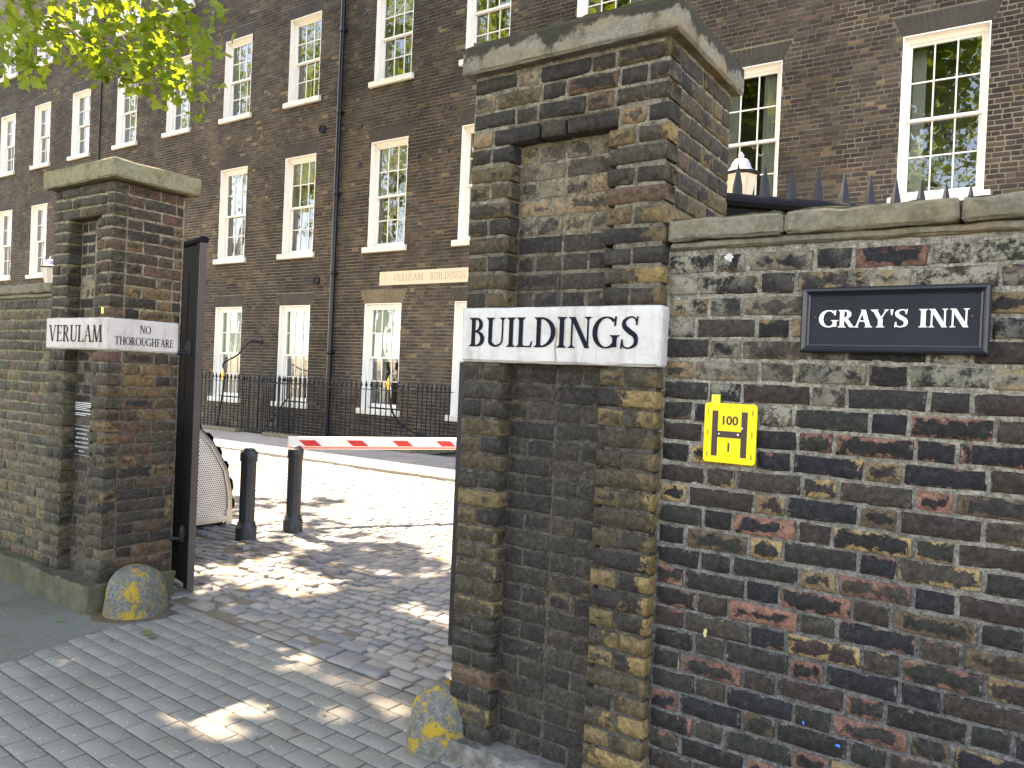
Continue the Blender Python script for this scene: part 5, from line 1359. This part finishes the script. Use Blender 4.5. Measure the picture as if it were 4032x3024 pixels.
def vnoise(x, y_):
    xi, yi = np.floor(x).astype(int), np.floor(y_).astype(int); fx, fy = x - xi, y_ - yi
    fx, fy = fx * fx * (3 - 2 * fx), fy * fy * (3 - 2 * fy)
    g_ = lambda i, j: LAT[i % 64, j % 64]
    return (g_(xi, yi) * (1 - fx) + g_(xi + 1, yi) * fx) * (1 - fy) + (g_(xi, yi + 1) * (1 - fx) + g_(xi + 1, yi + 1) * fx) * fy
COT = 1.0 / math.tan(SUN_EL)
def shadow_xy(P):
    return P[:, 0] - SUN_H.x * COT * P[:, 2], P[:, 1] - SUN_H.y * COT * P[:, 2]
def ell(x, y_, cx_, cy_, rx_, ry_): return ((x - cx_) / rx_) ** 2 + ((y_ - cy_) / ry_) ** 2 < 1
def gap(P):
    """where leaves are cut from the crown so that sun patches land at set spots."""
    x, y_ = shadow_xy(P)
    n1 = vnoise(x * 1.7 + 3, y_ * 1.7 + 9); n2 = vnoise(x * 3.6 + 20, y_ * 4.2 + 5)
    lit = (y_ > 5.35 + 0.5 * (n1 - 0.5) - 0.25 * (x + 5)) & ~ell(x, y_, -7.0, 6.2, 0.75, 0.5)
    mid = (y_ > 3.05) & ~lit & (x > -9)
    lit |= mid & (0.6 * n2 + 0.4 * n1 > 0.60 - 0.055 * (y_ - 3.1))
    for e in ((-3.02, 2.15, 0.30, 0.27), (-2.85, 2.78, 0.46, 0.11), (-3.35, 2.66, 0.20, 0.06), (-2.62, 2.46, 0.32, 0.10), (-3.55, 2.03, 0.13, 0.05), (-2.42, 2.72, 0.25, 0.13), (-2.2, 2.1, 0.3, 0.1), (-3.7, 1.75, 0.1, 0.05)): lit |= ell(x + 0.05 * (n2 - 0.5), y_, *e)
    return lit
def crown_points(rng, c, rad, nclump, per, sig):
    d = rng.normal(size=(nclump, 3)); d /= np.linalg.norm(d, axis=1)[:, None]
    rr_ = rng.random(nclump) ** 0.45
    C = np.array(c) + d * rr_[:, None] * np.array(rad)
    return (C[:, None, :] + rng.normal(size=(nclump, per, 3)) * sig).reshape(-1, 3)
def limbs(mb, rng, base, fork, c, rad, n, r0):
    mb.tube(spline([base, tuple(np.array(base) * 0.5 + np.array(fork) * 0.5 + np.array((0.08, -0.05, 0))), fork], 5), r0, 12, r0 * 0.72)
    for k in range(n):
        a = 2 * math.pi * k / n + rng.uniform(-0.3, 0.3)
        e = (c[0] + rad[0] * 0.72 * math.cos(a), c[1] + rad[1] * 0.72 * math.sin(a), c[2] + rad[2] * rng.uniform(-0.25, 0.6))
        m_ = tuple((np.array(fork) + np.array(e)) / 2 + np.array((0, 0, 0.7)))
        mb.tube(spline([fork, m_, e], 6), r0 * 0.42, 7, 0.03)
BRANCH_PX = [  # boughs hanging into the upper left corner: picture column, row (in 2212 scale) and distance in metres, leaf count, spread
    ((40, -40, 6.6), (150, 60, 6.5), (235, 120, 6.4), (300, 130, 6.3), (360, 150, 6.25), (408, 185, 6.2)),
    ((150, -30, 6.9), (260, 40, 6.8), (340, 70, 6.7), (400, 85, 6.6), (450, 95, 6.5)),
    ((-20, 10, 6.2), (30, 70, 6.1), (60, 110, 6.1), (65, 150, 6.0)),
    ((60, -50, 7.2), (200, 10, 7.1), (320, 20, 7.0), (400, 45, 6.9)),
    ((-30, -20, 6.8), (60, 20, 6.7), (120, 70, 6.6), (170, 95, 6.6)),
    ((200, 105, 6.4), (215, 140, 6.35), (250, 160, 6.3), (290, 172, 6.3)),
    ((-40, -60, 7.4), (120, -20, 7.4), (260, -30, 7.3), (350, -10, 7.2)),
]
def px3(p):
    sx_, sy_ = p[0] * 4032 / 2212, p[1] * 4032 / 2212
    d = FWD + RGT * ((sx_ - CXP) / FPX) - UPV * ((sy_ - CYP) / FPX)
    return CAM + d * p[2]
boughs = [spline([tuple(px3(p)) for p in br], 6) for br in BRANCH_PX]
LITB = np.array([tuple(q) for b in (boughs[0][4:], boughs[5]) for q in b])

def plane_tree(base, fork, c, rad, nclump, per, size, label, special=False, seed=1):
    rng = np.random.default_rng(seed)
    t = empty('plane_tree', base, 0, label, 'tree', 'plane trees along the street')
    P = crown_points(rng, c, rad, nclump, per, 0.55 if special else 0.42)
    px_, py_, dz_ = proj_np(P)
    vis = (px_ > -260) & (px_ < 4300) & (py_ > -260) & (dz_ > 0.1)
    P = P[~vis]
    if special:
        P = P[~gap(P)]
        # crown leaves also cut away along the sun's path to light the hanging spray
        rel = P[:, None, :] - LITB[None, ::3, :]
        s = np.array(SUN_DIR); al = (rel @ s)
        dist = np.linalg.norm(rel - al[..., None] * s, axis=2)
        P = P[~((dist < 0.20) & (al > 0)).any(1)]
    P = P[P[:, 2] > 3.2]
    mb = MB(); limbs(mb, rng, base, fork, c, rad, 7, 0.36)
    if special:
        o_ = np.array(fork)
        for b in boughs: mb.tube(spline([fork, (-8.9, 1.2, 6.4), tuple(b[0])], 6), 0.07, 6, 0.009)
        for b in boughs: mb.tube(b, 0.009, 5, 0.003)
    mb.build('trunk', M_BARK, t)
    sz = rng.uniform(0.75, 1.25, len(P)) * size
    cr = obj('crown', leaf_mesh('crown', P, sz, KITE, np.array([(0, 1, 2, 3)]), M_LEAF, 0.6), t)
    if special:
        L = []
        cnt = (300, 220, 100, 210, 200, 90, 170); spr = (0.11, 0.13, 0.10, 0.16, 0.17, 0.07, 0.20)
        for b, n, s in zip(boughs, cnt, spr):
            B = np.array([tuple(q) for q in b]); i = rng.random(n) ** 0.8 * (len(B) - 1); k = np.clip(i.astype(int), 0, len(B) - 2)
            L.append(B[k] + (B[k + 1] - B[k]) * (i - k)[:, None] + rng.normal(size=(n, 3)) * s)
        L = np.vstack(L)
        tag(obj('leaf_spray', leaf_mesh('leaf_spray', L, 0.05 + 0.105 * rng.random(len(L)) ** 2, LEAF2, LEAFF, M_LEAF, 0.5), t), kind='stuff')
    return t
plane_tree((-9.2, -0.9, 0.0), (-9.3, -0.6, 5.2), (-9.6, 2.6, 10.4), (8.0, 7.2, 4.4), 330, 150, 0.26, 'plane tree whose sunlit leafy boughs hang into the upper left corner', True, 3)
plane_tree((0.5, -7.0, 0.0), (0.4, -6.8, 5.0), (-1.8, -6.5, 12.0), (6.5, 5.0, 6.5), 58, 80, 0.24, 'plane tree mirrored in the window at the upper right', False, 5)
plane_tree((-27.0, -3.0, 0.0), (-27, -3.0, 5.0), (-27, -2.5, 14.0), (7.0, 6, 8.5), 130, 95, 0.26, 'plane tree mirrored in the middle windows of the terrace', False, 6)
plane_tree((-41.0, -3.0, 0.0), (-41, -3.0, 5.0), (-41, -2.5, 15.0), (8.0, 6.0, 9.0), 150, 95, 0.26, 'plane tree mirrored in the far left windows of the terrace', False, 7)

# ------------------------------------------------------------------ litter on the pavement
def litter(x, y_, s, rz, mat, label, group=None, z=0.006, tilt=0.15):
    V = LEAF2.copy(); V[:, 2] = 0.05 + 0.25 * np.abs(V[:, 0]) ** 1.5
    o = obj('fallen_leaf', np_mesh('fallen_leaf', V, LEAFF, mat), None, (x, y_, z), (tilt, tilt * 0.5, rz), (s, s, s))
    tag(o, label, 'leaf', group)
def gpx(u_, v_):
    sx_, sy_ = u_ * 4032 / 2212, v_ * 4032 / 2212
    d = FWD + RGT * ((sx_ - CXP) / FPX) - UPV * ((sy_ - CYP) / FPX)
    p = CAM + d * (-1.6 / d.z)
    return p.x, p.y
litter(*gpx(312, 1374), 0.085, 0.6, M_PALELEAF, 'larger of two touching green leaves lying below the left guard stone', 'leaves fallen on the pavement')
litter(*gpx(336, 1380), 0.075, 2.5, M_PALELEAF, 'smaller of two touching green leaves lying below the left guard stone', 'leaves fallen on the pavement')
litter(*gpx(200, 1322), 0.055, 1.2, M_DRYLEAF, 'pinkish brown dry leaf lodged at the foot of the VERULAM pillar', 'leaves fallen on the pavement', 0.03, 0.9)
litter(*gpx(125, 1252 + 95), 0.05, 0.4, M_PALELEAF, 'yellow green leaf against the foot of the mossy wall', 'leaves fallen on the pavement')
for i, (u_, v_) in enumerate(((245, 1386), (285, 1361), (405, 1400), (416, 1405), (560, 1596), (1080, 1640), (700, 1545), (730, 1490), (575, 1530), (640, 1580))):
    if v_ > 1655: continue
    litter(*gpx(u_, v_), random.uniform(0.018, 0.034), random.uniform(0, 6), M_PALELEAF if i % 3 else M_DRYLEAF, 'tiny scrap of leaf scattered on the block paving', 'tiny leaf scraps on the paving')
